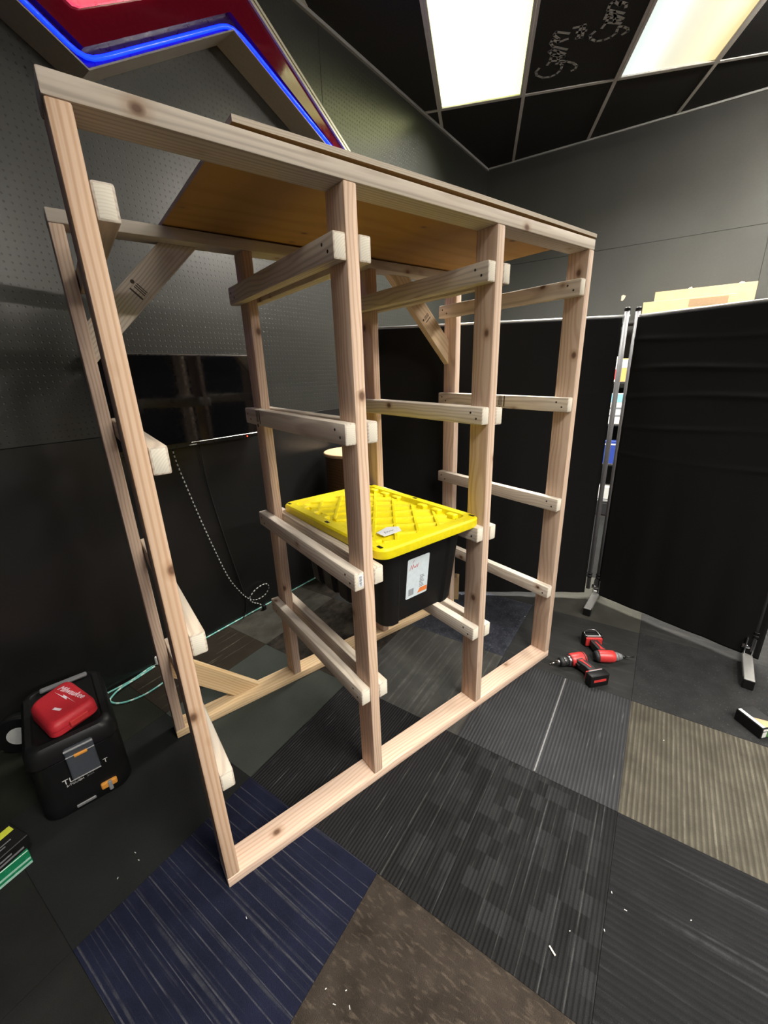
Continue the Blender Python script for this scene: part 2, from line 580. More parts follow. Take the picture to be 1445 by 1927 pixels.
C_BLACK = carpet('carpet_black_ribbed', (0.0155, 0.016, 0.0175), (0.04, 0.04, 0.043), 1, 60, 0.58, 0.12, 2.0, 0.15, rib=50, ribd=0.3)
C_BROWN = carpet('carpet_brown_pile', (0.044, 0.034, 0.027), (0.10, 0.078, 0.06), 1, 110, 0.53, 0.15, 30.0, 0.35, 10, fluff=0.006)
C_STREAK = carpet('carpet_black_streaked', (0.022, 0.022, 0.024), (0.13, 0.13, 0.13), 0, 130, 0.645, 0.05, 4.0, 0.2, rib=85, ribd=0.4)
C_PLANK = carpet('carpet_grey_plank', (0.060, 0.059, 0.055), (0.125, 0.122, 0.115), 0, 55, 0.5, 0.25, 2.0, 0.3, 4)
C_SHAG = carpet('carpet_blue_shag', (0.052, 0.056, 0.072), (0.14, 0.15, 0.18), 0, 90, 0.55, 0.2, 60.0, 0.35, 14, fluff=0.01)
C_SMOOTH = carpet('carpet_charcoal_smooth', (0.032, 0.032, 0.032), (0.065, 0.063, 0.06), 1, 26, 0.55, 0.25, 2.2, 0.25, 4)
C_FUZZ = carpet('carpet_charcoal_pile', (0.030, 0.030, 0.031), (0.08, 0.08, 0.082), 0, 110, 0.62, 0.1, 80.0, 0.25, 9, fluff=0.007)
C_SAGE = carpet('carpet_grey_green', (0.056, 0.064, 0.056), None, mott=0.1, mscale=5)
C_SLATE = carpet('carpet_slate', (0.018, 0.019, 0.019), None, mott=0.12, mscale=5)
C_DKBRN = carpet('carpet_dark_brown_plank', (0.032, 0.025, 0.018), (0.12, 0.105, 0.08), 0, 40, 0.63, 0.04, 1.5, 0.25, 4)
C_STONE = carpet('carpet_taupe_stone', (0.070, 0.066, 0.056), (0.035, 0.030, 0.024), 0, 14, 0.52, 0.2, 6.0, 0.3, 6)
C_MOTT = carpet('carpet_brown_mottled', (0.042, 0.035, 0.028), (0.012, 0.010, 0.008), 0, 18, 0.45, 0.2, 12.0, 0.45, 11)
C_OLIVE = carpet('carpet_dark_olive', (0.020, 0.021, 0.016), None, mott=0.25, mscale=4)
C_PALE = carpet('carpet_pale_taupe', (0.058, 0.057, 0.048), None, mott=0.15, mscale=6)
C_DARK = carpet('carpet_near_black', (0.0165, 0.0165, 0.016), None, mott=0.2, mscale=6)

# ------------------------------------------------------------------ room frame
HC = 3.5
TH = math.radians(16.26)
P0 = Vector((0.5, 1.47, 0))                       # on the back wall; wall runs along local x
TB = Vector((math.cos(TH), math.sin(TH), 0))
NB = Vector((-math.sin(TH), math.cos(TH), 0))     # out of the room
SCN = 3.643                                       # corner, along the back wall
PC = P0 + TB * SCN
THR = math.atan2(-1.449, 0.561)
TR = Vector((math.cos(THR), math.sin(THR), 0))
NR = Vector((-math.sin(THR), math.cos(THR), 0))   # out of the room
S_LEFT = -4.2                                     # left wall position along the back wall
DEPTH = 9.0


def hp(n, p):
    return (n.x, n.y, n.x * p.x + n.y * p.y)


FRONT_P = P0 - NB * DEPTH
ROOM = [hp(NB, P0), hp(NR, PC), hp(-TB, P0 + TB * S_LEFT), hp(-NB, FRONT_P)]
big = [(-14, -14), (14, -14), (14, 14), (-14, 14)]
FLOORPLAN = clip_poly(big, ROOM)

# ------------------------------------------------------------------ carpet floor
bm = bmesh.new()
prism(bm, FLOORPLAN, -0.06, -0.008)
floor = tag(obj('floor', bm, C_DARK), 'floor of mixed two-foot square carpet tiles in many dark patterns', kind='structure')
TA = math.radians(19.2)
A0 = Vector((0.963, -0.049))
E1 = Vector((math.cos(TA), math.sin(TA)))
E2 = Vector((math.sin(TA), -math.cos(TA)))
TS = 0.612
TILES = {(-2, -1): C_NAVY, (-1, 0): C_BLOCK, (0, 0): C_GREYL, (0, 1): C_TAN, (-1, 1): C_BLACK, (-2, 0): C_BROWN, (-1, -1): C_STREAK,
         (0, -1): C_PLANK, (1, -1): C_SHAG, (1, 0): C_SMOOTH, (1, 1): C_FUZZ, (-1, -2): C_SAGE, (-2, -2): C_SLATE, (-1, -3): C_DKBRN,
         (0, -3): C_STONE, (0, -2): C_MOTT, (-3, -1): C_DARK, (-3, 0): C_OLIVE, (-2, -3): C_OLIVE, (-2, -4): C_DKBRN, (-1, -4): C_STONE,
         (-3, -2): C_DARK, (-3, -3): C_OLIVE, (1, -2): C_SMOOTH, (2, -1): C_SMOOTH, (2, 0): C_PALE, (2, 1): C_SMOOTH, (2, 2): C_FUZZ,
         (1, 2): C_FUZZ, (0, 2): C_SLATE, (-1, 2): C_DARK, (-2, 1): C_DARK, (-3, 1): C_OLIVE, (1, -3): C_MOTT, (0, -4): C_OLIVE}
FALL = [C_SMOOTH, C_DARK, C_OLIVE, C_SLATE, C_FUZZ]
for i in range(-5, 5):
    for j in range(-6, 5):
        o_ = A0 + E1 * (TS * i) + E2 * (TS * j)
        lp = [(0.0006, -0.0006), (TS - 0.0006, -0.0006), (TS - 0.0006, -TS + 0.0006), (0.0006, -TS + 0.0006)]
        wp = [(o_.x + math.cos(TA) * x - math.sin(TA) * y, o_.y + math.sin(TA) * x + math.cos(TA) * y) for x, y in lp]
        wp = clip_poly(wp, ROOM)
        if len(wp) < 3: continue
        lp = [((x - o_.x) * math.cos(TA) + (y - o_.y) * math.sin(TA), -(x - o_.x) * math.sin(TA) + (y - o_.y) * math.cos(TA)) for x, y in wp]
        lp = lp[::-1]
        bm = bmesh.new()
        top = random.uniform(-0.0012, 0.0)
        prism(bm, lp, -0.0079, top)
        m = TILES.get((i, j)) or FALL[(i * 7 + j * 3) % len(FALL)]
        t_ = obj('carpet_tile', bm, m, floor, (o_.x, o_.y, 0), (0, 0, TA))
        if (i, j) == (0, 0):
            b2 = bmesh.new()
            box(b2, 0.005, TS - 0.005, -0.327, -0.321, top, top + 0.0008)
            obj('woven_line', b2, M_WOVEN, t_)
        if (i, j) == (1, -1):
            b2 = bmesh.new()
            for k in range(7000):
                x, y = random.uniform(0.01, TS - 0.01), random.uniform(-TS + 0.01, -0.01)
                a = random.uniform(0, 2 * PI)
                l, hh = random.uniform(0.008, 0.02), random.uniform(0.004, 0.012)
                dx, dy = math.cos(a), math.sin(a)
                v1 = b2.verts.new((x - dy * 0.0012, y + dx * 0.0012, top))
                v2 = b2.verts.new((x + dy * 0.0012, y - dx * 0.0012, top))
                v3 = b2.verts.new((x + dx * l, y + dy * l, top + hh))
                b2.faces.new((v1, v2, v3))
            tag(obj('shag_pile', b2, C_SHAG, t_), kind='stuff')

# ------------------------------------------------------------------ walls
def wall_panels(wall, s0, s1, rows, mats, first, pitch=2.4384):
    k0 = math.floor((s0 - first) / pitch)
    k1 = math.ceil((s1 - first) / pitch)
    for k in range(k0, k1):
        a, b = max(s0, first + k * pitch) + 0.001, min(s1, first + (k + 1) * pitch) - 0.001
        if b - a < 0.01: continue
        for (z0, z1), m in zip(rows, mats):
            bm = bmesh.new()
            box(bm, a, b, -0.006, 0.0, z0 + 0.001, z1 - 0.001, 0.001, 1)
            obj('wall_board', bm, m, wall)


bm = bmesh.new()
box(bm, S_LEFT, SCN + 0.3, 0.0005, 0.12, -0.05, HC + 0.1)
wall_back = tag(obj('wall_back', bm, M_WALLD, None, P0, (0, 0, TH)), 'black painted pegboard wall behind the rack', kind='structure')
wall_panels(wall_back, S_LEFT, SCN, [(0.0, 1.262), (1.262, HC)], [M_PEGLOW, M_PEG], 1.15)
bm = bmesh.new()
box(bm, -0.3, 9.5, 0.0005, 0.12, -0.05, HC + 0.1)
wall_right = tag(obj('wall_right', bm, M_WALLD, None, PC, (0, 0, THR)), 'dark pegboard wall beyond the black partition', kind='structure')
wall_panels(wall_right, 0.0, 9.0, [(0.0, 1.30), (1.30, 2.57), (2.57, HC)], [M_PEGR, M_PEGR, M_PEGR], 0.0)
for s_, z_, r_ in ((1.432, 2.125, 0.3), (1.972, 2.13, -0.5), (2.33, 2.13, 0.2), (1.80, 2.105, 0.9)):
    bm = bmesh.new()
    n_ = 9
    prism(bm, [((0.016 + 0.006 * math.sin(3 * a)) * math.cos(a), (0.034 + 0.01 * math.cos(2 * a)) * math.sin(a)) for a in [2 * PI * k / n_ for k in range(n_)]], 0, 0.003)
    obj('bare_patch', bm, M_CHIP, wall_right, (s_, -0.0065, z_), (PI / 2, r_, 0))
pl = P0 + TB * S_LEFT
bm = bmesh.new()
box(bm, -DEPTH - 0.1, 0.1, -0.12, 0, -0.05, HC + 0.1)
tag(obj('wall_left', bm, M_WALLD, None, pl, (0, 0, TH + PI / 2 + 0 * PI)), 'dark store wall at the left, out of view', kind='structure')
D.objects['wall_left'].rotation_euler = (0, 0, TH + PI / 2)
D.objects['wall_left'].location = pl
bm = bmesh.new()
box(bm, S_LEFT, 9, -0.12, 0, -0.05, HC + 0.1)
tag(obj('wall_front', bm, M_WALLD, None, FRONT_P, (0, 0, TH)), 'dark store wall behind the viewer', kind='structure')
# wall angle trim under the ceiling
bm = bmesh.new()
box(bm, S_LEFT, SCN, -0.024, -0.0062, HC - 0.022, HC - 0.002)
tag(obj('trim_1', bm, M_TRIMW, None, P0, (0, 0, TH)), 'grey ceiling angle along the back wall', kind='structure')
bm = bmesh.new()
box(bm, 0.02, 9.0, -0.024, -0.0062, HC - 0.016, HC - 0.002)
tag(obj('trim_2', bm, M_TRIMW, None, PC, (0, 0, THR)), 'grey ceiling angle along the right wall', kind='structure')

# ------------------------------------------------------------------ ceiling
bm = bmesh.new()
prism(bm, FLOORPLAN, HC + 0.03, HC + 0.08)
ceiling = tag(obj('ceiling', bm, M_TILE), 'suspended ceiling of black tiles in a grey grid', kind='structure')
CA = math.radians(-49.75)
CO = Vector((3.262, 1.532))
CX = Vector((math.cos(CA), math.sin(CA)))
CY = Vector((-CX.y, CX.x))
CPI = 0.649
FIX = [(-1, -1), (1, -1), (3, -1), (1, -4), (3, -4)]      # fixtures: (column, first half-row)


def cpt(i, j):
    return CO + CX * (CPI * i) + CY * (2 * CPI * j)


def cclip(pts):
    wp = clip_poly([tuple(p) for p in pts], ROOM)
    return wp if len(wp) >= 3 else None


ceil_tiles = {}
fixset = set((i, j) for i, j in FIX)
for i in range(-9, 8):
    for j in range(-6, 3):
        if (i, j) in fixset: continue
        g = 0.006 / CPI
        wp = cclip([cpt(i + g, j + g / 2), cpt(i + 1 - g, j + g / 2), cpt(i + 1 - g, j + 1 - g / 2), cpt(i + g, j + 1 - g / 2)])
        if not wp: continue
        c0 = cpt(i, j)
        bm = bmesh.new()
        prism(bm, [(x - c0.x, y - c0.y) for x, y in wp], 0.0, 0.018)
        ceil_tiles[(i, j)] = obj('ceiling_tile', bm, M_TILE, ceiling, (c0.x, c0.y, HC))
hw = 0.0125


def bar(p, q):
    d = (q - p).normalized()
    s = Vector((-d.y, d.x)) * hw
    wp = cclip([p + s, p - s, q - s, q + s])
    if not wp: return
    c0 = wp[0]
    bm = bmesh.new()
    prism(bm, [(x - c0[0], y - c0[1]) for x, y in wp], -0.006, 0.0)
    obj('grid_bar', bm, M_TEE, ceiling, (c0[0], c0[1], HC))


for i in range(-9, 9): bar(cpt(i, -6), cpt(i, 3))
for j in range(-6, 4):
    for i in range(-9, 8): bar(cpt(i + 0.02, j), cpt(i + 0.98, j))


def chalk(name, polys, tile):
    """chalk strokes in metres on the underside of one ceiling tile"""
    bm = bmesh.new()
    strokes(bm, polys, 0.017, -0.0008, 0.0)
    obj(name, bm, M_CHALK, tile)


G1 = [[(0.827, 0.599), (0.841, 0.632), (0.879, 0.65), (0.938, 0.639), (0.975, 0.605), (0.985, 0.563), (0.97, 0.52), (0.938, 0.488), (0.902, 0.486), (0.886, 0.503)], [(0.896, 0.476), (0.93, 0.45), (0.978, 0.433), (1.028, 0.433), (1.053, 0.458), (1.045, 0.48)], [(0.845, 0.545), (0.826, 0.512), (0.908, 0.457)], [(0.826, 0.512), (0.795, 0.483), (0.811, 0.458), (0.854, 0.464), (0.872, 0.481)], [(0.848, 0.467), (0.869, 0.434)], [(0.869, 0.434), (0.778, 0.47), (0.741, 0.467), (0.743, 0.442), (0.85, 0.417)], [(0.784, 0.428), (0.83, 0.45)], [(0.822, 0.388), (0.718, 0.426), (0.681, 0.419), (0.662, 0.392), (0.715, 0.387), (0.692, 0.367), (0.635, 0.367), (0.625, 0.345), (0.704, 0.305)], [(0.715, 0.387), (0.74, 0.335)]]
EQ = [[(0.687, 0.264), (0.715, 0.233), (0.733, 0.213)], [(0.786, 0.295), (0.76, 0.269), (0.721, 0.237)], [(0.803, 0.275), (0.763, 0.242), (0.719, 0.21)], [(0.782, 0.302), (0.803, 0.275)], [(0.738, 0.272), (0.773, 0.231)]]
G2 = [[(0.828, 0.205), (0.834, 0.237), (0.866, 0.25), (0.914, 0.24), (0.945, 0.21), (0.962, 0.168), (0.953, 0.131), (0.93, 0.113)], [(0.915, 0.098), (0.939, 0.082), (0.977, 0.073), (1.002, 0.081), (1.001, 0.115)], [(0.837, 0.163), (0.816, 0.128), (0.899, 0.08)], [(0.816, 0.128), (0.79, 0.103), (0.821, 0.081), (0.856, 0.097)], [(0.846, 0.092), (0.871, 0.067)], [(0.781, 0.12), (0.747, 0.085), (0.874, 0.053)], [(0.774, 0.059), (0.819, 0.075)], [(0.835, 0.033), (0.728, 0.076), (0.7, 0.05), (0.697, 0.024), (0.755, 0.02), (0.734, 0.006), (0.777, -0.009), (0.799, 0.005)]]
tl = ceil_tiles[(0, -1)]
chalk('chalk_writing', G1, tl)
chalk('chalk_writing', EQ, tl)
chalk('chalk_writing', G2, tl)


def diffuser_mat():
    t = NT('lit_diffuser')
    tc = t.t.nodes.new('ShaderNodeTexCoord')
    sp = t.t.nodes.new('ShaderNodeSeparateXYZ')
    t.t.links.new(tc.outputs['Object'], sp.inputs[0])
    x = sp.outputs[0]

    def lobe(c, wd):
        return t.math('POWER', t.math('MAXIMUM', t.math('SUBTRACT', 1.0, t.math('ABSOLUTE', t.math('DIVIDE', t.math('SUBTRACT', x, c), wd))), 0.0), 1.3)
    tubes = t.math('ADD', lobe(-0.16, 0.13), t.math('MULTIPLY', lobe(0.17, 0.14), 0.55))
    oi = t.t.nodes.new('ShaderNodeObjectInfo')
    cool = t.math('GREATER_THAN', oi.outputs['Object Index'], 0.5)
    warm = t.mix(t.ramp(x, -0.3, 0.3), (0.66, 0.68, 0.35), (0.64, 0.68, 0.225))
    coolc = t.mix(t.ramp(x, -0.28, 0.28), (0.20, 0.235, 0.23), (0.25, 0.20, 0.095))
    t.set(t.b.inputs['Emission Color'], t.mix(cool, warm, coolc))
    t.set(t.b.inputs['Emission Strength'], t.math('ADD', 2.7, t.math('MULTIPLY', tubes, 1.7)))
    t.base((0.8, 0.8, 0.78))
    t.rough(0.4)
    return t.m


M_DIFF = diffuser_mat()
FIX_LABEL = {(-1, -1): ('lit recessed ceiling light nearest the neon sign, warm white', 0), (1, -1): ('lit recessed ceiling light with bluish and amber halves, nearest the right wall', 1),
             (3, -1): ('recessed ceiling light over the far side of the black partition', 0), 
             (1, -4): ('recessed ceiling light in the middle column behind the viewer', 0), (3, -4): ('recessed ceiling light in the right column behind the viewer', 0)}
for (i, j) in FIX:
    c = (cpt(i, j) + cpt(i + 1, j + 1)) / 2
    e = empty('ceiling_light', (c.x, c.y, HC), CA)
    lab, cool = FIX_LABEL[(i, j)]
    tag(e, lab, 'ceiling light', 'recessed ceiling lights')
    hx, hy = CPI / 2 - 0.006, CPI - 0.006
    bm = bmesh.new()
    for x0, x1, y0, y1 in ((-hx, hx, -hy, -hy + 0.022), (-hx, hx, hy - 0.022, hy), (-hx, -hx + 0.022, -hy + 0.022, hy - 0.022), (hx - 0.022, hx, -hy + 0.022, hy - 0.022)):
        box(bm, x0, x1, y0, y1, -0.010, 0.03, 0.002, 1)
    obj('frame', bm, M_TEE, e)
    bm = bmesh.new()
    box(bm, -hx + 0.022, hx - 0.022, -hy + 0.022, hy - 0.022, 0.0, 0.006)
    d_ = obj('diffuser', bm, M_DIFF, e)
    d_.pass_index = cool
    L = D.lights.new('tube_lamp', 'AREA')
    L.shape = 'RECTANGLE'
    L.size, L.size_y = 2 * hx - 0.06, 2 * hy - 0.06
    L.energy = TROFFER_W
    L.color = (1.0, 0.965, 0.88)
    L.spread = math.radians(116)
    lo = D.objects.new('tube_lamp', L)
    COL.objects.link(lo)
    lo.parent = e
    lo.location = (0, 0, -0.012)
# bare strip lights of the store, out of view to the front left and front
M_STRIP = plain('strip_tube', (0.8, 0.8, 0.8), 0.4, emit=(1.0, 0.93, 0.84), es=STRIP_W * 47)
M_STRIPC = plain('lavender_strip_tube', (0.8, 0.8, 0.8), 0.4, emit=(0.72, 0.68, 1.0), es=STRIP_W * 14)  # lavender put into the lamp colour to tint the posts' left faces
STRIPS = (((-1.9, -4.3), TH, M_STRIPC, 'bare lavender-tinted strip light in the store, nearest the left wall'), ((1.0, -5.0), TH, M_STRIP, 'bare warm strip light in the store, second from the left wall'),
          ((2.8, -5.0), TH, M_STRIP, 'bare warm strip light in the store, third from the left wall'), ((3.75, -0.75), THR, M_STRIP, 'bare strip light over the aisle behind the black dividers'))
for (x, y), ang, mt, lb in STRIPS:
    e = empty('strip_light', (x, y, HC - 0.01), ang)
    tag(e, lb, 'strip light', 'bare strip lights')
    bm = bmesh.new()
    box(bm, -0.62, 0.62, -0.05, 0.05, -0.05, 0.0, 0.004, 1)
    obj('housing', bm, M_TEE, e)
    for s_ in (-1, 1):
        bm = bmesh.new()
        cyl(bm, (-0.6, s_ * 0.03, -0.075), (0.6, s_ * 0.03, -0.075), 0.019, n=14)
        obj('tube', bm, mt, e)

# ------------------------------------------------------------------ the wooden rack
rack = empty('storage_rack', (0, 0, 0))
tag(rack, 'freestanding rack of raw lumber with three bays of side rails and a plywood top', 'rack')
WD, DP = 0.038, 0.089
W_, X1, X2, H_, DR, HR = 1.735, 0.560, 1.135, 1.934, 0.708, 1.945


def lumber(name, L, a, b, loc, rot, mat, parent=rack, bev=0.004):
    """length along local x, section a (y) by b (z); origin at the min corner"""
    bm = bmesh.new()
    box(bm, 0, L, 0, a, 0, b, bev, 2)
    bm.normal_update()
    for f in bm.faces:
        f.material_index = 1 if abs(f.normal.x) > 0.95 else 0
    return obj(name, bm, [mat, M_END], parent, loc, rot, smooth=True)


def upright(name, x, y, z0, z1, mat, parent=rack):
    """a post: 38 wide in x, 89 in y; local x points up"""
    # rotate -90 about y: local x -> +z, local z -> -x
    return lumber(name, z1 - z0, DP, WD, (x + WD, y, z0), (0, -PI / 2, 0), mat, parent)


lumber('bottom_plate', W_, DP, WD, (0, 0, 0), (0, 0, 0), M_PLATE)
lumber('bottom_plate', W_ + 0.008, DP, WD, (-0.004, DR, 0), (0, 0, 0), M_BRACE)
lumber('top_plate', W_ + 0.004, DP, WD, (-0.002, 0, H_), (0, 0, 0), M_RAIL)
lumber('top_plate', W_ + 0.008, DP, WD, (-0.004, DR, HR), (0, 0, 0), M_RAIL)
for x in (0.001, X1, X2, W_ - WD):
    upright('post', x, 0, WD, H_, M_POST)
for x in (-0.003, X1 + 0.002, X2 + 0.003, W_ - WD + 0.003):
    upright('post', x, DR, WD, HR, M_POST)
RH = 0.0625
ROWS = {'0R': (0.039, (1.831, 1.366, 0.902, 0.439)), '1L': (X1 - WD, (1.827, 1.368, 0.905, 0.451)), '1R': (X1 + WD, (1.829, 1.366, 0.904, 0.444)),
        '2L': (X2 - WD, (1.830, 1.370, 0.912, 0.453)), '2R': (X2 + WD, (1.830, 1.364, 0.902, 0.440)), '3L': (W_ - 2 * WD, (1.831, 1.371, 0.911, 0.446))}
RAILS = {}
for key, (x, zs) in ROWS.items():
    for k, z in enumerate(zs):
        rise = (0.004, 0.012, 0.012, 0.012)[k]
        L = DR + DP + random.uniform(-0.004, 0.004)
        # local x -> +y, local y -> -x
        r = lumber('rail', L, WD, RH, (x + WD, 0.0005, z - RH), (0, 0, 0), M_RAIL, bev=0.005)
        r.rotation_euler = (0, -math.atan2(rise, L), PI / 2)
        RAILS[(key, k)] = r
        if key.endswith('L'):
            for sx, sz in ((0.028, 0.022), (0.055, 0.042), (L - 0.03, 0.04), (L - 0.06, 0.02)):
                bm = bmesh.new()
                cyl(bm, (0, 0, -0.002), (0, 0, 0.0006), 0.0042, n=10)
                obj('screw', bm, M_SCREW, r, (sx, WD, sz), (-PI / 2, 0, 0))


def stamp(parent, loc, rot, sc=1.0):
    """mill stamp: short ink bars and a ring, flat on the lumber face"""
    bm = bmesh.new()
    for k in range(3):
        box(bm, -0.022 * sc, 0.014 * sc, (-0.006 + 0.006 * k) * sc, (-0.003 + 0.006 * k) * sc, 0, 0.0004)
    n = 14
    a = [(0.024 * sc + 0.006 * sc * math.cos(2 * PI * i / n), 0.006 * sc * math.sin(2 * PI * i / n)) for i in range(n)]
    prism(bm, a, 0, 0.0004)
    box(bm, -0.024 * sc, 0.018 * sc, 0.018 * sc, 0.023 * sc, 0, 0.0004)
    obj('grade_stamp', bm, M_INK, parent, loc, rot)


def brace(corner, along_x, along_z, mat, leg=0.42):
    """45 degree brace in the rear frame: cut flush against post (x side) and plate (z side)"""
    cx, cz = corner
    wv = DP * math.sqrt(2)
    pts = [(leg, 0), (leg - wv, 0), (0, leg - wv), (0, leg)]
    pts = [(cx + along_x * p, cz + along_z * q) for p, q in pts]
    # build in a frame whose local x runs along the brace
    ax = Vector((along_x * -1, 0, along_z)).normalized()
    o0 = Vector((pts[0][0], 0, pts[0][1]))
    yl = Vector((0, 1, 0))
    zl = ax.cross(yl)
    bm = bmesh.new()
    q = []
    for (x, z) in pts:
        d = Vector((x, 0, z)) - o0
        q.append((d.dot(ax), d.dot(zl)))
    lo = [bm.verts.new((a, 0, b)) for a, b in q]
    hi = [bm.verts.new((a, WD, b)) for a, b in q]
    bm.faces.new(lo)
    bm.faces.new(hi[::-1])
    for k in range(4): bm.faces.new((lo[k], hi[k], hi[(k + 1) % 4], lo[(k + 1) % 4]))
    bmesh.ops.bevel(bm, geom=bm.edges[:], offset=0.002, segments=1, affect='EDGES')
    o = obj('brace', bm, mat, rack)
    o.matrix_local = Matrix(((ax.x, yl.x, zl.x, o0.x), (ax.y, yl.y, zl.y, DR + DP - WD), (ax.z, yl.z, zl.z, o0.z), (0, 0, 0, 1)))
    mid = sum((Vector((a, 0, b)) for a, b in q), Vector()) / 4
    return o, mid


b_ul, m_ul = brace((0.035, HR), 1, -1, M_RAIL, 0.385)
b_ur, m_ur = brace((W_ - WD + 0.003, HR), -1, -1, M_BRACE, 0.41)
b_ll, m_ll = brace((0.035, WD), 1, 1, M_BRACE, 0.36)
stamp(b_ul, (m_ul.x - 0.02, -0.0003, m_ul.z), (PI / 2, 0, 0), 1.1)
D.objects['grade_stamp'].rotation_euler = (PI / 2, PI / 2, 0)
stamp(b_ur, (m_ur.x, -0.0003, m_ur.z), (PI / 2, PI / 2, 0), 1.0)
stamp(RAILS[('3L', 1)], (0.36, WD + 0.0002, 0.031), (-PI / 2, PI / 2, 0), 1.25)
stamp(RAILS[('1L', 1)], (0.66, WD + 0.0002, 0.031), (-PI / 2, PI / 2, 0), 1.25)
stamp(RAILS[('3L', 3)], (0.40, WD + 0.0002, 0.031), (-PI / 2, PI / 2, 0), 0.9)
# barcode sticker on the front end of one rail
bm = bmesh.new()
prism(bm, rrect(-0.009, 0.009, -0.021, 0.021, 0.003, 3), 0, 0.0005)
for k in range(9): box(bm, -0.006, 0.003, -0.017 + k * 0.0038, -0.0155 + k * 0.0038 + 0.0006 * (k % 3), 0.0005, 0.0008, mat=1)
obj('barcode_sticker', bm, [M_WHITE, M_GREYINK], RAILS[('1L', 2)], (-0.0004, 0.014, 0.034), (PI / 2, 0, -PI / 2))
# plywood top, resting on the plates from the second post to the right end
bm = bmesh.new()
px0, px1 = 0.306, W_ + 0.002
nx = 16
zf = lambda x: H_ + WD + 0.0045 + 0.006 * max(0.0, 0.8 - abs(x - 0.9) * 1.2)
grid = []
for k in range(nx + 1):
    x = px0 + (px1 - px0) * k / nx
    sag = 0.0045 + 0.004 * math.sin(PI * k / nx)
    row = []
    for y, z in ((-0.002, H_ + WD), (DR + DP + 0.004, HR + WD)):
        row.append((bm.verts.new((x, y, z + sag)), bm.verts.new((x, y, z + sag + 0.0125))))
    grid.append(row)
for k in range(nx):
    a, b = grid[k], grid[k + 1]
    for fvs, mi in (((a[0][0], b[0][0], b[1][0], a[1][0]), 0), ((a[0][1], a[1][1], b[1][1], b[0][1]), 0), ((a[0][0], a[0][1], b[0][1], b[0][0]), 1), ((a[1][0], b[1][0], b[1][1], a[1][1]), 1)):
        bm.faces.new(fvs).material_index = mi
for r_ in (grid[0], grid[-1]):
    bm.faces.new((r_[0][0], r_[1][0], r_[1][1], r_[0][1])).material_index = 1
obj('plywood_top', bm, [M_PLY, M_PLYE], rack)

# ------------------------------------------------------------------ yellow and black tote
TCX, TCY, TZ = 0.881, 0.385, 0.9175
tote = empty('storage_tote', (TCX, TCY, TZ), math.radians(1.2))
tag(tote, 'black storage tote with a yellow lid hanging between the middle rails', 'tote')


def loop_pts(hx, hy, r, n=8, sub=22):
    base = rrect(-hx, hx, -hy, hy, r, n)
    out = []
    m = len(base)
    for i in range(m):
        a, b = Vector(base[i]), Vector(base[(i + 1) % m])
        d = (b - a).length
        k = max(1, int(d / 0.012))
        for q in range(k): out.append(a.lerp(b, q / k))
    return out


bm = bmesh.new()
rings = []
prof = [(0.0, 0.206, 0.332), (-0.03, 0.206, 0.331), (-0.035, 0.203, 0.324), (-0.33, 0.184, 0.292), (-0.345, 0.176, 0.284)]
ref = loop_pts(0.22, 0.33, 0.05)
for z, hx, hy in prof:
    ring = []
    for p in ref:
        q = Vector((p.x * hx / 0.22, p.y * hy / 0.33))
        if z < -0.03:
            dirn = Vector((p.x / 0.22, p.y / 0.33))
            # vertical ribs along the sides
            if abs(abs(p.x) - 0.22) < 0.002 and abs(p.y) < 0.27:
                k = (p.y + 0.27) / 0.54 * 4
                if 0.30 < k % 1 < 0.7: q.x -= math.copysign(0.013, q.x)
            if abs(abs(p.y) - 0.33) < 0.002 and abs(p.x) < 0.135:
                q.y -= math.copysign(0.010, q.y)
        ring.append(bm.verts.new((q.x, q.y, z)))
    rings.append(ring)
n = len(ref)
for a, b in zip(rings[:-1], rings[1:]):
    for i in range(n): bm.faces.new((a[i], a[(i + 1) % n], b[(i + 1) % n], b[i]))
bm.faces.new(rings[0])
bm.faces.new(rings[-1][::-1])
body = obj('tote_body', bm, M_TOTE, tote, smooth=True)
# lid: skirt, rim, recessed deck
bm = bmesh.new()
LX, LY = 0.2545, 0.3725
lv = [(LX - 0.002, LY - 0.002, 0.045, -0.008), (LX, LY, 0.045, 0.0), (LX, LY, 0.045, 0.022), (LX - 0.006, LY - 0.006, 0.042, 0.029), (LX - 0.040, LY - 0.046, 0.03, 0.030), (LX - 0.046, LY - 0.053, 0.028, 0.012)]
rings = []
for hx, hy, r, z in lv: rings.append([bm.verts.new((p[0], p[1], z)) for p in rrect(-hx, hx, -hy, hy, r, 7)])
n = len(rings[0])
for a, b in zip(rings[:-1], rings[1:]):
    for i in range(n): bm.faces.new((a[i], a[(i + 1) % n], b[(i + 1) % n], b[i]))
bm.faces.new(rings[-1])
bm.faces.new(rings[0][::-1])
lid = obj('lid', bm, M_YEL, tote, smooth=True)
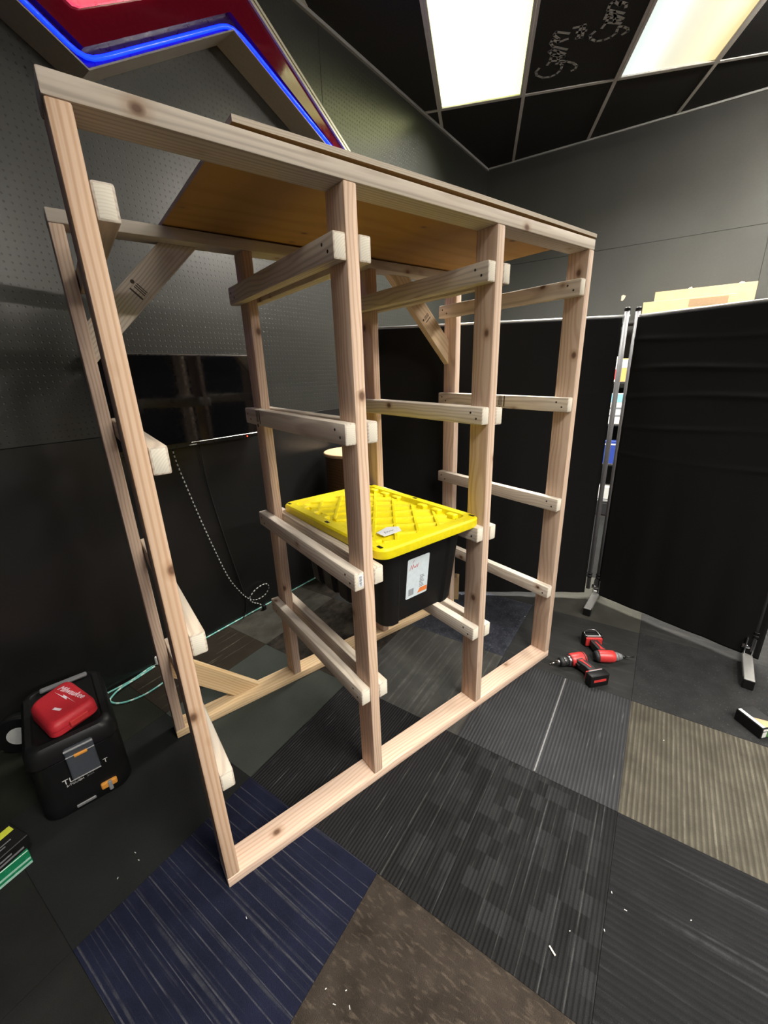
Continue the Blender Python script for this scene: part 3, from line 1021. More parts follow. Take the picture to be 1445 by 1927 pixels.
# raised ribs in a diagonal grid and blocks along the long sides
bm = bmesh.new()
IX, IY = LX - 0.072, LY - 0.064
hps = [(1, 0, IX - 0.004), (-1, 0, IX - 0.004), (0, 1, IY), (0, -1, IY)]
for ang, wd, top in ((math.radians(52), 0.009, 0.0215), (math.radians(-38), 0.0085, 0.0210)):
    dx, dy = math.cos(ang), math.sin(ang)
    for k in range(-8, 9):
        off = k * 0.083
        q = [(-dy * off + dx * l - dy * w_, dx * off + dy * l + dx * w_) for l, w_ in ((-0.8, -wd), (0.8, -wd), (0.8, wd), (-0.8, wd))]
        q = clip_poly(q, hps)
        if len(q) < 3: continue
        c_ = (sum(p[0] for p in q) / len(q), sum(p[1] for p in q) / len(q))
        b_ = [bm.verts.new((p[0], p[1], 0.0115)) for p in q]
        t_ = []
        for p in q:
            dd = -dy * (p[0]) + dx * (p[1]) - off
            t_.append(bm.verts.new((p[0] + dy * dd * 0.45, p[1] - dx * dd * 0.45, top)))
        bm.faces.new(t_)
        for k2 in range(len(q)): bm.faces.new((b_[k2], b_[(k2 + 1) % len(q)], t_[(k2 + 1) % len(q)], t_[k2]))
for s_ in (-1, 1):
    for k in range(-3, 4):
        if k == 0: continue
        y = k * 0.088
        box(bm, s_ * (LX - 0.058) - 0.015, s_ * (LX - 0.058) + 0.015, y - 0.024, y + 0.024, 0.008, 0.0285, 0.006, 2)
obj('lid_ribs', bm, M_YEL, lid)
for x, y in ((LX - 0.022, LY - 0.035), (-LX + 0.022, LY - 0.035), (LX - 0.022, -LY + 0.035), (-LX + 0.022, -LY + 0.035), (LX - 0.02, 0.0), (-LX + 0.02, 0.0)):
    bm = bmesh.new()
    box(bm, x - 0.006, x + 0.006, y - 0.012, y + 0.012, 0.027, 0.0304, 0.0, 1)
    obj('lock_slot', bm, M_BLACKP, lid)
# paper label on the front end of the tote
lab = empty('label_anchor', (0, 0, 0))
D.objects.remove(lab)
bm = bmesh.new()
prism(bm, rrect(-0.056, 0.056, -0.088, 0.088, 0.006, 3), 0, 0.0006)
slope = math.atan2(0.032, 0.295)
label = obj('paper_label', bm, M_LABELBL, tote, (-0.028, -0.3000, -0.165), (PI / 2 + slope, 0, 0))
lx = lambda name, polys, wd, m: (lambda b: (strokes(b, polys, wd, 0.0006, 0.0009), obj(name, b, m, label)))(bmesh.new())
lx('red_handwriting', [[(-0.044, 0.040), (-0.036, 0.060), (-0.032, 0.042), (-0.027, 0.062), (-0.022, 0.045), (-0.018, 0.052), (-0.014, 0.044), (-0.008, 0.058), (-0.006, 0.044), (0.0, 0.060)], [(-0.030, 0.068), (-0.024, 0.078)]], 0.002, M_REDINK)
bm = bmesh.new()
for k in range(8): box(bm, 0.012, 0.036 - 0.004 * (k % 3), -0.052 + k * 0.007, -0.049 + k * 0.007, 0.0006, 0.0009)
obj('printed_lines', bm, M_GREYINK, label)
bm = bmesh.new()
prism(bm, [(0.004, -0.078), (0.054, -0.078), (0.054, -0.058), (0.016, -0.058)], 0.0006, 0.0009)
obj('orange_band', bm, M_ORANGE, label)
bm = bmesh.new()
for k in range(11): box(bm, -0.044 + k * 0.0026, -0.044 + k * 0.0026 + 0.0008 + 0.0007 * (k % 3), -0.076, -0.046, 0.0006, 0.0009)
obj('barcode', bm, M_GREYINK, label)
# note lying on the lid
note = empty('paper_note', (0.783, 0.155, TZ + 0.0217), math.radians(8))
tag(note, 'small white paper note with a scribble lying on the yellow tote lid', 'note')
bm = bmesh.new()
prism(bm, [(-0.052, -0.026), (0.030, -0.034), (0.055, 0.004), (0.020, 0.034), (-0.046, 0.022)], 0.0, 0.0012)
obj('sheet', bm, M_WHITE, note)
bm = bmesh.new()
strokes(bm, [[(-0.03, -0.012), (-0.022, 0.006), (-0.018, -0.008), (-0.012, 0.0), (-0.008, -0.008), (0.0, -0.004), (0.008, -0.009), (0.016, -0.004)]], 0.0022, 0.0012, 0.0015)
obj('handwriting', bm, M_GREYINK, note)

# ------------------------------------------------------------------ neon sign on the back wall
sign = empty('neon_sign', P0, TH)
tag(sign, 'dark red zigzag wall sign edged with a blue neon tube', 'sign')
OUT = [(-0.95, 2.967), (-0.286, 2.609), (0.410, 3.045), (1.50, 2.598), (1.50, 2.680), (0.559, 3.226), (0.276, 3.39), (-0.75, 3.39)]
# prism builds in xy and extrudes along z: map (x, y, z) -> (s, -off, z)
MS = Matrix(((1, 0, 0, 0), (0, 0, -1, 0), (0, 1, 0, 0), (0, 0, 0, 1)))
bm = bmesh.new()
prism(bm, OUT, 0.008, 0.118, M=MS)
ring_o, ring_i = OUT, inset(OUT, 0.006)
vo = [bm.verts.new(MS @ Vector((p[0], p[1], 0.118))) for p in ring_o]
vi = [bm.verts.new(MS @ Vector((p[0], p[1], 0.118))) for p in ring_i]
vo2 = [bm.verts.new(MS @ Vector((p[0], p[1], 0.150))) for p in ring_o]
vi2 = [bm.verts.new(MS @ Vector((p[0], p[1], 0.150))) for p in ring_i]
k_ = len(OUT)
for i in range(k_):
    j = (i + 1) % k_
    bm.faces.new((vo[i], vo[j], vo2[j], vo2[i]))
    bm.faces.new((vo2[i], vo2[j], vi2[j], vi2[i]))
    bm.faces.new((vi2[i], vi2[j], vi[j], vi[i]))
obj('sign_can', bm, M_SIGNSIDE, sign)
bm = bmesh.new()
prism(bm, inset(OUT, 0.0065), 0.1182, 0.1215, M=MS)
obj('border_bed', bm, M_SIGNBED, sign)
bm = bmesh.new()
FACE = inset(OUT, 0.058)
FACE[4] = (1.44, 2.676)
FACE[3] = (1.44, 2.662)
FACE[4] = (1.46, 2.668)
FACE[5] = (0.535, 3.203)
FACE[6] = (0.26, 3.362)
prism(bm, FACE, 0.1216, 0.146, M=MS)
obj('sign_face', bm, M_SIGNRED, sign)
bm = bmesh.new()
tp = inset(OUT, 0.024)
path = [tp[0], tp[1], tp[2], (1.47, 2.645)]
pts3 = []
for a, b in zip(path[:-1], path[1:]):
    for q in range(24): pts3.append(Vector((a[0] + (b[0] - a[0]) * q / 24, -0.142, a[1] + (b[1] - a[1]) * q / 24)))
pts3.append(Vector((path[-1][0], -0.142, path[-1][1])))
sm = pts3[:]
for _ in range(3): sm = [sm[0]] + [(sm[i - 1] + sm[i] * 2 + sm[i + 1]) / 4 for i in range(1, len(sm) - 1)] + [sm[-1]]
tube(bm, sm, 0.0085, 10, straight=True)
obj('neon_tube', bm, M_NEON, sign)
for o_a in (0.0, 0.022):
    bm = bmesh.new()
    i1, i2 = inset(OUT, 0.002 + o_a), inset(OUT, 0.016 + o_a)
    q = [i1[4], i1[5], i1[6], i2[6], i2[5], i2[4]]
    prism(bm, q, 0.1465, 0.158, M=MS)
    obj('edge_trim', bm, M_SIGNTRIM, sign)
bm = bmesh.new()
prism(bm, [(-0.42, 2.875), (-0.325, 2.797), (-0.300, 2.785), (-0.275, 2.790), (0.03, 2.975), (0.03, 3.22), (-0.42, 3.22)], 0.146, 0.16, M=MS)
obj('lit_plaque', bm, M_SIGNPINK, sign)

# ------------------------------------------------------------------ television
tv = empty('television', P0, TH)
tag(tv, 'flat black television on the wall behind the rack with a red standby light', 'television')
bm = bmesh.new()
box(bm, -0.49, 0.315, -0.075, -0.03, 1.165, 1.622, 0.004, 2)
obj('casing', bm, M_TVB, tv)
bm = bmesh.new()
box(bm, -0.482, 0.307, -0.078, -0.0745, 1.192, 1.615, 0.001, 1)
obj('screen', bm, M_TVS, tv)
bm = bmesh.new()
box(bm, -0.12, 0.30, -0.080, -0.0745, 1.1845, 1.1885, 0.001, 1)
obj('silver_trim', bm, M_TVT, tv)
bm = bmesh.new()
box(bm, -0.49, 0.315, -0.0765, -0.073, 1.6195, 1.6225, 0.0005, 1)
obj('top_trim', bm, M_TVT, tv)
bm = bmesh.new()
bmesh.ops.create_icosphere(bm, subdivisions=2, radius=0.004)
obj('status_light', bm, M_LED, tv, (0.228, -0.077, 1.174))
bm = bmesh.new()
box(bm, -0.13, -0.09, -0.0765, -0.0745, 1.1725, 1.1765)
obj('maker_badge', bm, M_TEE, tv)
bm = bmesh.new()
box(bm, -0.25, 0.1, -0.03, -0.0065, 1.25, 1.5)
obj('wall_mount', bm, M_BLACKP, tv)

# ------------------------------------------------------------------ black partitions
M_DRAPE = NT('black_drape')
_v = M_DRAPE.coords((1, 1, 1))
_n = M_DRAPE.noise(_v, 260, 2)
M_DRAPE.base(M_DRAPE.mix(_n, (0.004, 0.004, 0.0043), (0.0075, 0.0075, 0.0078)))
M_DRAPE.rough(0.75, 0.15)
M_DRAPE.bump(_n, 0.0005, 0.4)
M_DRAPE = M_DRAPE.m


def divider(label, a, b, zt, hem_a, hem_b, flare, foot_ends, creases, feet_dir, post_ends, drape_gap=0.024):
    a, b = Vector((*a, 0)), Vector((*b, 0))
    u = (b - a)
    L = u.length
    u.normalize()
    nrm = Vector((-u.y, u.x, 0))
    if nrm.dot(CP.xyz - a) < 0: nrm = -nrm        # towards the rack side
    e = empty('room_divider', a, math.atan2(u.y, u.x))
    sgn = 1 if nrm.dot(Vector((-u.y, u.x, 0))) > 0 else -1
    tag(e, label, 'divider', 'black rolling room dividers')
    for s_ in post_ends:
        bm = bmesh.new()
        cyl(bm, (s_, 0, 0.07), (s_, 0, zt + 0.03), 0.0135, n=14)
        obj('post', bm, M_STEEL, e)
        bm = bmesh.new()
        cyl(bm, (s_, 0, zt + 0.03), (s_, 0, zt + 0.045), 0.0165, 0.012, n=14)
        obj('post_cap', bm, M_BLACKP, e)
        bm = bmesh.new()
        cyl(bm, (s_, 0, 0.155), (s_, 0, 0.17), 0.017, n=14)
        cyl(bm, (s_, 0, 0.178), (s_, 0, 0.19), 0.017, n=14)
        obj('collar', bm, M_BLACKP, e)
    bm = bmesh.new()
    cyl(bm, (0.0, 0, zt), (L, 0, zt), 0.0075, n=10)
    obj('top_pole', bm, M_POLE, e)
    for s_ in foot_ends:
        f = empty('foot', (s_, 0, 0), feet_dir - math.atan2(u.y, u.x), e)
        bm = bmesh.new()
        box(bm, -0.25, 0.25, -0.021, 0.021, 0.028, 0.052, 0.004, 2)
        obj('foot_bar', bm, M_FOOT, f)
        for q in (-0.235, 0.235):
            bm = bmesh.new()
            box(bm, q - 0.017, q + 0.017, -0.022, 0.022, 0.0, 0.05, 0.004, 2)
            obj('rubber_end', bm, M_BLACKP, f)
        bm = bmesh.new()
        box(bm, -0.024, 0.024, -0.020, -0.012, 0.05, 0.15, 0.004, 2)
        box(bm, -0.024, 0.024, 0.012, 0.020, 0.05, 0.15, 0.004, 2)
        cyl(bm, (0, -0.03, 0.09), (0, 0.03, 0.09), 0.014, n=14)
        obj('chrome_bracket', bm, M_CHROME, f)
    # drape: cloth with soft vertical folds, fold creases and a hem
    nu, nv = 60, 190
    bm = bmesh.new()
    rnd = random.Random(int(L * 1000))
    ph = [rnd.uniform(0, 6.28) for _ in range(4)]
    g = []
    d0, d1 = 0.02, L - drape_gap
    for i in range(nu + 1):
        s_ = d0 + (d1 - d0) * i / nu
        f = i / nu
        hem = hem_a + (hem_b - hem_a) * f
        col = []
        for j in range(nv + 1):
            z = zt - 0.006 + (hem - zt + 0.006) * j / nv
            dn = j / nv
            y = (0.001 + 0.0015 * dn) * (math.sin(s_ * 23 + ph[0]) + 0.6 * math.sin(s_ * 41 + ph[1] + dn)) * min(1, dn * 3)
            for zc, amp in creases:
                y += amp * (0.35 + 0.65 * math.sin(s_ * 4 + zc * 30) ** 2) * math.exp(-((z - zc - 0.012 * math.sin(s_ * 5 + zc * 9)) / 0.011) ** 2)
            if flare: y += flare * (1 - f) ** 1.0 * max(0, dn - 0.8) ** 1.5 * 9
            col.append(bm.verts.new((s_, sgn * (0.012 + y), z)))
        g.append(col)
    for i in range(nu):
        for j in range(nv): bm.faces.new((g[i][j], g[i + 1][j], g[i + 1][j + 1], g[i][j + 1]))
    o = obj('drape', bm, M_DRAPE, e, smooth=True)
    md = o.modifiers.new('thickness', 'SOLIDIFY')
    md.thickness = 0.0015
    return e


FD = math.atan2(0.16, 0.60)
divider('black draped rolling divider behind the right end of the rack', (1.435, 1.188), (2.495, 0.168), 1.752, 0.004, 0.043, 0.0, [], [(1.35, 0.002)], FD, (0.012, 1.455), 0.040)
divider('black draped rolling divider standing at the right, cardboard boxes seen above it', (2.503, 0.142), (2.478, -0.745), 1.748, 0.043, 0.043, 0.0, [0.012, 0.815], [(1.62, 0.004), (1.47, 0.006), (1.33, 0.006), (1.17, 0.0035), (1.0, 0.0025)], FD, (0.012, 0.83))

# ------------------------------------------------------------------ shelving and goods behind the partition
shelf = empty('store_shelving', PC, THR)
tag(shelf, 'black store shelving along the right wall behind the black dividers', 'shelving')
for s_ in (1.0, 1.9, 2.8):
    bm = bmesh.new()
    box(bm, s_ - 0.015, s_ + 0.015, -0.05, -0.008, 0.0, 1.90, 0.002, 1)
    obj('upright', bm, M_SHELF, shelf)
for z in (0.15, 0.55, 0.95, 1.35, 1.88):
    bm = bmesh.new()
    box(bm, 1.0, 2.8, -0.36, -0.05, z - 0.02, z, 0.002, 1)
    obj('shelf_board', bm, M_SHELF, shelf)
bm = bmesh.new()
box(bm, 1.0, 2.8, -0.36, -0.02, 0.0, 0.13, 0.003, 1)
obj('base_deck', bm, M_SHELF, shelf)


def carton(name, label, cat, s0, s1, y0, y1, z0, z1, m, bands=(), rz=0.0, group=None):
    c = PC + TR * ((s0 + s1) / 2) + NR * ((y0 + y1) / 2)
    e = empty(name, (c.x, c.y, z0), THR + rz)
    tag(e, label, cat, group)
    hx, hy, h = (s1 - s0) / 2, (y1 - y0) / 2, z1 - z0
    bm = bmesh.new()
    box(bm, -hx, hx, -hy, hy, 0, h, 0.002, 1)
    obj('carton_body', bm, m, e)
    for (a, b, c_, d, mm) in bands:
        bm = bmesh.new()
        box(bm, -hx + 2 * hx * a, -hx + 2 * hx * b, -hy - 0.0012, -hy + 0.001, h * c_, h * d)
        obj('printed_band', bm, mm, e)
    return e


carton('cardboard_box', 'long flat cardboard box on the shelving above the right divider, back one', 'box', 1.70, 2.42, -0.155, -0.06, 1.88, 2.125, M_CARD, [(0.0, 0.05, 0.0, 1.0, M_CARD)])
carton('cardboard_box', 'cardboard box with brown tape in front of the longer one above the right divider', 'box', 1.62, 2.28, -0.275, -0.17, 1.88, 2.035, M_CARD, [(0.52, 0.93, 0.55, 0.93, M_TAPEB)])
GW = plain('goods_white', (0.6, 0.6, 0.58), 0.4)
GR = plain('goods_red', (0.5, 0.05, 0.05), 0.4)
GB = plain('goods_blue', (0.03, 0.06, 0.3), 0.4)
GC = plain('goods_cyan', (0.2, 0.45, 0.55), 0.4)
GO = plain('goods_orange', (0.7, 0.35, 0.12), 0.4)
carton('product_box', 'small white and red package glimpsed through the gap between dividers', 'package', 1.25, 1.50, -0.34, -0.2, 1.35, 1.58, GW, [(0, 1, 0.1, 0.5, GR)])
carton('product_box', 'orange and white package beside the red one behind the divider gap', 'package', 1.52, 1.72, -0.34, -0.2, 1.35, 1.56, GO, [(0, 1, 0.6, 0.95, GW)])
carton('product_box', 'white printed package on the middle shelf behind the divider gap', 'package', 1.22, 1.70, -0.34, -0.2, 0.95, 1.24, GW, [(0.1, 0.9, 0.25, 0.3, M_GREYINK), (0.1, 0.9, 0.5, 0.55, M_GREYINK), (0, 1, 0.72, 0.98, GC)])
carton('product_box', 'blue package on the low shelf behind the divider gap', 'package', 1.15, 1.68, -0.34, -0.2, 0.55, 0.78, GB, [(0, 1, 0.82, 0.88, GW)])
carton('product_box', 'white carton at the bottom of the shelving behind the divider gap', 'package', 1.1, 1.66, -0.34, -0.2, 0.15, 0.30, GW, [(0, 1, 0.1, 0.16, M_GREYINK)])

# ------------------------------------------------------------------ drum by the back wall
drum = empty('round_drum', (1.475, 1.50, 0))
tag(drum, 'brown round wooden drum with a pale tan top by the back wall', 'drum')
bm = bmesh.new()
lathe(bm, [(0.172, 0.0), (0.178, 0.01), (0.186, 0.5), (0.180, 0.955), (0.178, 0.96)], 44)
obj('drum_side', bm, M_DRUMB, drum)
bm = bmesh.new()
lathe(bm, [(0.183, 0.958), (0.190, 0.964), (0.190, 0.978), (0.184, 0.984)], 44)
obj('drum_top', bm, M_DRUMT, drum)
# low cardboard box beyond the rack
e = empty('small_carton', (1.80, 0.755, 0), math.radians(40))
tag(e, 'small upright cardboard carton on the floor at the rear right foot of the rack', 'box')
bm = bmesh.new()
box(bm, -0.028, 0.028, -0.022, 0.022, 0, 0.17, 0.002, 1)
obj('carton_body', bm, M_CARD, e)
bm = bmesh.new()
box(bm, -0.029, 0.029, -0.008, 0.008, 0.1685, 0.1712)
obj('tape_strip', bm, M_TAPEB, e)

# ------------------------------------------------------------------ cords along the wall
def wpt(s, off, z):
    p = P0 + TB * s - NB * off
    return (p.x, p.y, z)


bm = bmesh.new()
pts = []
for s, off, z in ((-0.21, 0.05, 1.165), (-0.19, 0.03, 1.07), (-0.13, 0.02, 0.80), (-0.07, 0.018, 0.55), (-0.01, 0.018, 0.33), (0.05, 0.02, 0.20), (0.10, 0.02, 0.125), (0.16, 0.02, 0.085),
                  (0.23, 0.024, 0.09), (0.265, 0.03, 0.135), (0.235, 0.036, 0.175), (0.16, 0.036, 0.17), (0.105, 0.034, 0.13), (0.125, 0.03, 0.085), (0.165, 0.028, 0.055), (0.185, 0.03, 0.035)):
    pts.append(wpt(s, off, z))
tube(bm, pts, 0.0038, 7, 0.0125, mat=lambda k: 1 if k % 2 else 0)
tag(obj('braided_cable', bm, [M_CORDB, M_CORDW]), 'black and white braided cable hanging from the television and looped by the floor', 'cable')
e = bmesh.new()
box(e, -0.012, 0.012, -0.011, 0.011, 0, 0.034, 0.003, 2)
plug = tag(obj('cable_plug', e, M_BLACKP, None, wpt(0.195, 0.045, 0.0), (0, 0, TH)), 'small black plug on the end of the braided cable', 'plug')
bm = bmesh.new()
tube(bm, [wpt(-0.05, 0.03, 1.165), wpt(-0.03, 0.013, 0.9), wpt(0.02, 0.011, 0.55), wpt(0.07, 0.011, 0.25), wpt(0.09, 0.011, 0.12), wpt(0.075, 0.013, 0.03), wpt(0.04, 0.02, 0.005)], 0.0028, 6, 0.03)
tag(obj('black_wire', bm, M_CORDB), 'thin black power cord running down the black wall', 'cord')
bm = bmesh.new()
pts = [(-0.30, 1.212, 0.005), (-0.235, 1.232, 0.005), (-0.12, 1.262, 0.005), (0.0, 1.322, 0.006), (0.10, 1.345, 0.005), (0.22, 1.372, 0.005), (0.335, 1.408, 0.005), (0.48, 1.452, 0.005), (0.633, 1.498, 0.005), (0.80, 1.545, 0.005), (1.0, 1.603, 0.005), (1.17, 1.652, 0.005), (1.28, 1.684, 0.005)]
tube(bm, pts, 0.0048, 7, 0.016, mat=lambda k: 1 if k % 4 == 0 else 0)
tag(obj('teal_cord', bm, [M_TEAL, M_TEALW]), 'teal cord lying along the foot of the back wall', 'cord')
bm = bmesh.new()
pts = [(0.0, 1.305, 0.006), (-0.09, 1.262, 0.006), (-0.17, 1.215, 0.0155), (-0.215, 1.185, 0.006), (-0.222, 1.16, 0.005), (-0.20, 1.125, 0.005), (-0.154, 1.102, 0.005), (-0.08, 1.10, 0.005), (-0.007, 1.125, 0.005), (0.05, 1.16, 0.005), (0.10, 1.20, 0.005)]
tube(bm, pts, 0.0048, 7, 0.016, mat=lambda k: 1 if k % 4 == 0 else 0)
tag(obj('teal_cord', bm, [M_TEAL, M_TEALW]), 'teal cord bent into a loop on the carpet behind the tool box', 'cord')
ad = empty('power_adapter', (0.045, 1.352, 0), TH)
tag(ad, 'white power adapter on the floor behind the left rear post', 'adapter')
bm = bmesh.new()
box(bm, -0.045, 0.045, -0.028, 0.028, 0, 0.055, 0.008, 3)
obj('adapter_body', bm, GW, ad)
bm = bmesh.new()
cyl(bm, (-0.046, 0, 0.03), (-0.066, 0, 0.028), 0.008, 0.005, 10)
obj('strain_relief', bm, GW, ad)

# ------------------------------------------------------------------ tool box with a red case on top
tb = empty('tool_box', (-0.335, 0.80, 0), math.radians(4))
tag(tb, 'tall black plastic tool box with grey and orange latches at the left', 'tool box')
HX, HY, HT = 0.1345, 0.20, 0.318
bm = bmesh.new()
rings = []
for z, g, r in ((0.0, -0.004, 0.05), (0.012, 0.004, 0.055), (0.06, 0.004, 0.055), (0.235, -0.004, 0.05), (0.24, -0.010, 0.05)):
    rings.append([bm.verts.new((p[0], p[1], z)) for p in rrect(-HX - g, HX + g, -HY - g, HY + g, r, 6)])
n = len(rings[0])
for a, b in zip(rings[:-1], rings[1:]):
    for i in range(n): bm.faces.new((a[i], a[(i + 1) % n], b[(i + 1) % n], b[i]))
bm.faces.new(rings[0][::-1])
bm.faces.new(rings[-1])
obj('box_body', bm, M_BLACKP, tb, smooth=True)
bm = bmesh.new()
rings = []
for z, g, r in ((0.241, 0.0, 0.05), (0.246, 0.004, 0.05), (0.295, 0.0, 0.045), (HT - 0.006, -0.012, 0.04), (HT - 0.002, -0.03, 0.03), (HT - 0.008, -0.036, 0.03)):
    rings.append([bm.verts.new((p[0], p[1], z)) for p in rrect(-HX - g, HX + g, -HY - g, HY + g, r, 6)])
for a, b in zip(rings[:-1], rings[1:]):
    for i in range(n): bm.faces.new((a[i], a[(i + 1) % n], b[(i + 1) % n], b[i]))
bm.faces.new(rings[0][::-1])
bm.faces.new(rings[-1])
lidb = obj('box_lid', bm, M_BLACKP, tb, smooth=True)
bm = bmesh.new()
box(bm, -0.07, 0.09, HY - 0.055, HY - 0.030, HT - 0.004, HT + 0.010, 0.006, 2)
obj('carry_handle', bm, M_TOOLG, lidb)
lt = bmesh.new()
yf = -HY - 0.004
box(lt, -0.030, 0.056, yf - 0.012, yf + 0.006, 0.150, 0.283, 0.006, 2)
latch = obj('front_latch', lt, M_LATCH, tb)
for z0, z1, d_ in ((0.278, 0.284, 0.0165), (0.252, 0.255, 0.0155), (0.151, 0.154, 0.0155)):
    bm = bmesh.new()
    box(bm, -0.030, 0.056, yf - d_, yf - 0.010, z0, z1, 0.001, 1)
    obj('latch_rib', bm, M_LATCHG, latch)
bm = bmesh.new()
box(bm, -0.006, 0.034, yf - 0.0175, yf - 0.010, 0.244, 0.256, 0.003, 2)
obj('orange_button', bm, M_LATCHO, latch)
lw = bmesh.new()
box(lw, 0.036, 0.088, yf - 0.010, yf + 0.006, 0.040, 0.066, 0.005, 2)
low = obj('lower_clip', lw, M_LATCHO, tb)
bm = bmesh.new()
box(bm, 0.058, 0.071, yf - 0.014, yf - 0.004, 0.026, 0.067, 0.003, 2)
obj('clip_tab', bm, M_LATCHG, low)
bm = bmesh.new()
box(bm, -0.045, 0.015, yf - 0.004, yf + 0.006, 0.018, 0.030, 0.002, 1)
obj('grip_plate', bm, M_TOOLG, tb)
text_mesh('TL', 0.030, 'printed_letters', GW, tb, (-0.043, yf - 0.0012, 0.150), (PI / 2, 0, 0))
text_mesh('T', 0.026, 'printed_letters', GW, tb, (0.072, yf - 0.0012, 0.157), (PI / 2, 0, 0))
text_mesh('S-TOUGH', 0.012, 'printed_letters', GW, tb, (-0.026, yf - 0.0012, 0.131), (PI / 2, 0, 0))
text_mesh('BOX', 0.011, 'printed_letters', M_TOOLG, tb, (0.020, yf - 0.0012, 0.132), (PI / 2, 0, 0))

ca_ = empty('red_case', (-0.332, 0.752, HT - 0.002))
tag(ca_, 'small red hard case with white lettering lying on the black tool box', 'case')
poly = [(-0.437, 0.806), (-0.366, 0.612), (-0.223, 0.682), (-0.31, 0.899)]
poly = [(x + 0.332, y - 0.752) for x, y in poly]


def round_poly(poly, r, k=5):
    out = []
    n = len(poly)
    for i in range(n):
        p0, p1, p2 = Vector(poly[i - 1]), Vector(poly[i]), Vector(poly[(i + 1) % n])
        a, b = p1 + (p0 - p1).normalized() * r, p1 + (p2 - p1).normalized() * r
        for q in range(k + 1):
            t = q / k
            out.append(tuple((1 - t) ** 2 * a + 2 * t * (1 - t) * p1 + t * t * b))
    return out


def loft(bm, layers, mat=0):
    rings = [[bm.verts.new((p[0], p[1], z)) for p in pl] for pl, z in layers]
    n = len(rings[0])
    for a, b in zip(rings[:-1], rings[1:]):
        for i in range(n): bm.faces.new((a[i], a[(i + 1) % n], b[(i + 1) % n], b[i])).material_index = mat
    bm.faces.new(rings[0][::-1]).material_index = mat
    bm.faces.new(rings[-1]).material_index = mat


bm = bmesh.new()
loft(bm, [(round_poly(inset(poly, 0.006), 0.03), 0.0), (round_poly(poly, 0.034), 0.008), (round_poly(inset(poly, 0.001), 0.034), 0.026)])
obj('case_base', bm, M_REDF, ca_, smooth=True)
bm = bmesh.new()
loft(bm, [(round_poly(inset(poly, 0.001), 0.034), 0.0275), (round_poly(inset(poly, 0.002), 0.034), 0.045), (round_poly(inset(poly, 0.012), 0.03), 0.058), (round_poly(inset(poly, 0.02), 0.03), 0.060)])
obj('case_lid', bm, M_REDF, ca_, smooth=True)
bm = bmesh.new()
box(bm, -0.03, 0.03, -0.006, 0.006, 0.016, 0.040, 0.003, 2, M=Matrix.Translation((0.045, -0.105, 0)) @ Matrix.Rotation(math.radians(26), 4, 'Z'))
obj('case_clasp', bm, M_RED, ca_)
M_LOGO = plain('logo_pink_white', (0.75, 0.62, 0.68), 0.5)
text_mesh('Milwaukee', 0.033, 'logo_lettering', M_LOGO, ca_, (0.032, 0.028, 0.0605), (0, 0, math.radians(-58)), shear=0.25)
bm = bmesh.new()
prism(bm, [(-0.062, 0.006), (0.02, -0.004), (0.012, 0.004), (0.068, -0.002), (-0.018, 0.010), (-0.008, 0.003)], 0.0, 0.0006, M=Matrix.Translation((0.008, 0.012, 0.0602)) @ Matrix.Rotation(math.radians(-58), 4, 'Z'))
obj('logo_bolt', bm, M_LOGO, ca_)
bm = bmesh.new()
box(bm, -0.016, 0.016, -0.005, 0.005, 0.0602, 0.0608, M=Matrix.Translation((-0.012, -0.045, 0)) @ Matrix.Rotation(math.radians(-48), 4, 'Z'))
obj('small_print', bm, M_LOGO, ca_)

# roll of tape behind the tool box
rl = empty('tape_roll', (-0.538, 1.085, 0.0), math.radians(-15))
tag(rl, 'black roll with a white side standing at the left behind the tool box', 'roll')
bm = bmesh.new()
cyl(bm, (0, -0.022, 0.085), (0, 0.022, 0.085), 0.085, n=32)
obj('roll_body', bm, M_BLACKP, rl)
bm = bmesh.new()
cyl(bm, (0, -0.0235, 0.085), (0, -0.022, 0.085), 0.042, n=32)
obj('white_disc', bm, GW, rl)

# ------------------------------------------------------------------ cartons at the left edge
ga = math.atan2(0.035, 0.077)
gb = empty('green_carton', (-0.492, 0.483, 0), ga)
tag(gb, 'flat green and white carton at the lower left edge', 'box')
bm = bmesh.new()
box(bm, -0.24, 0.0, 0.0, 0.13, 0, 0.058, 0.002, 1)
obj('carton_body', bm, M_GREEN, gb)
for z0, z1, x0, x1 in ((0.003, 0.011, -0.236, -0.002), (0.022, 0.029, -0.16, -0.002)):
    bm = bmesh.new()
    box(bm, x0, x1, -0.0012, 0.001, z0, z1)
    obj('printed_band', bm, M_PALEGR, gb)
bb = empty('battery_carton', (-0.497, 0.522, 0.0585), ga + math.radians(6))
tag(bb, 'black carton with a yellow label on top of the green carton', 'box')
bm = bmesh.new()
box(bm, -0.22, 0.0, -0.028, 0.085, 0, 0.046, 0.002, 1)
obj('carton_body', bm, M_BLACKP, bb)
bm = bmesh.new()
box(bm, -0.2, -0.008, 0.035, 0.062, 0.0455, 0.047)
obj('yellow_label', bm, M_YELLAB, bb)
for k in range(3):
    bm = bmesh.new()
    box(bm, -0.19, -0.03 - 0.02 * k, 0.006 - k * 0.011, 0.010 - k * 0.011, 0.0455, 0.0468)
    obj('printed_line', bm, M_TOOLG, bb)
bm = bmesh.new()
box(bm, -0.18, -0.02, -0.0292, -0.027, 0.012, 0.018)
box(bm, -0.18, -0.05, -0.0292, -0.027, 0.026, 0.031)
obj('side_print', bm, M_TOOLG, bb)

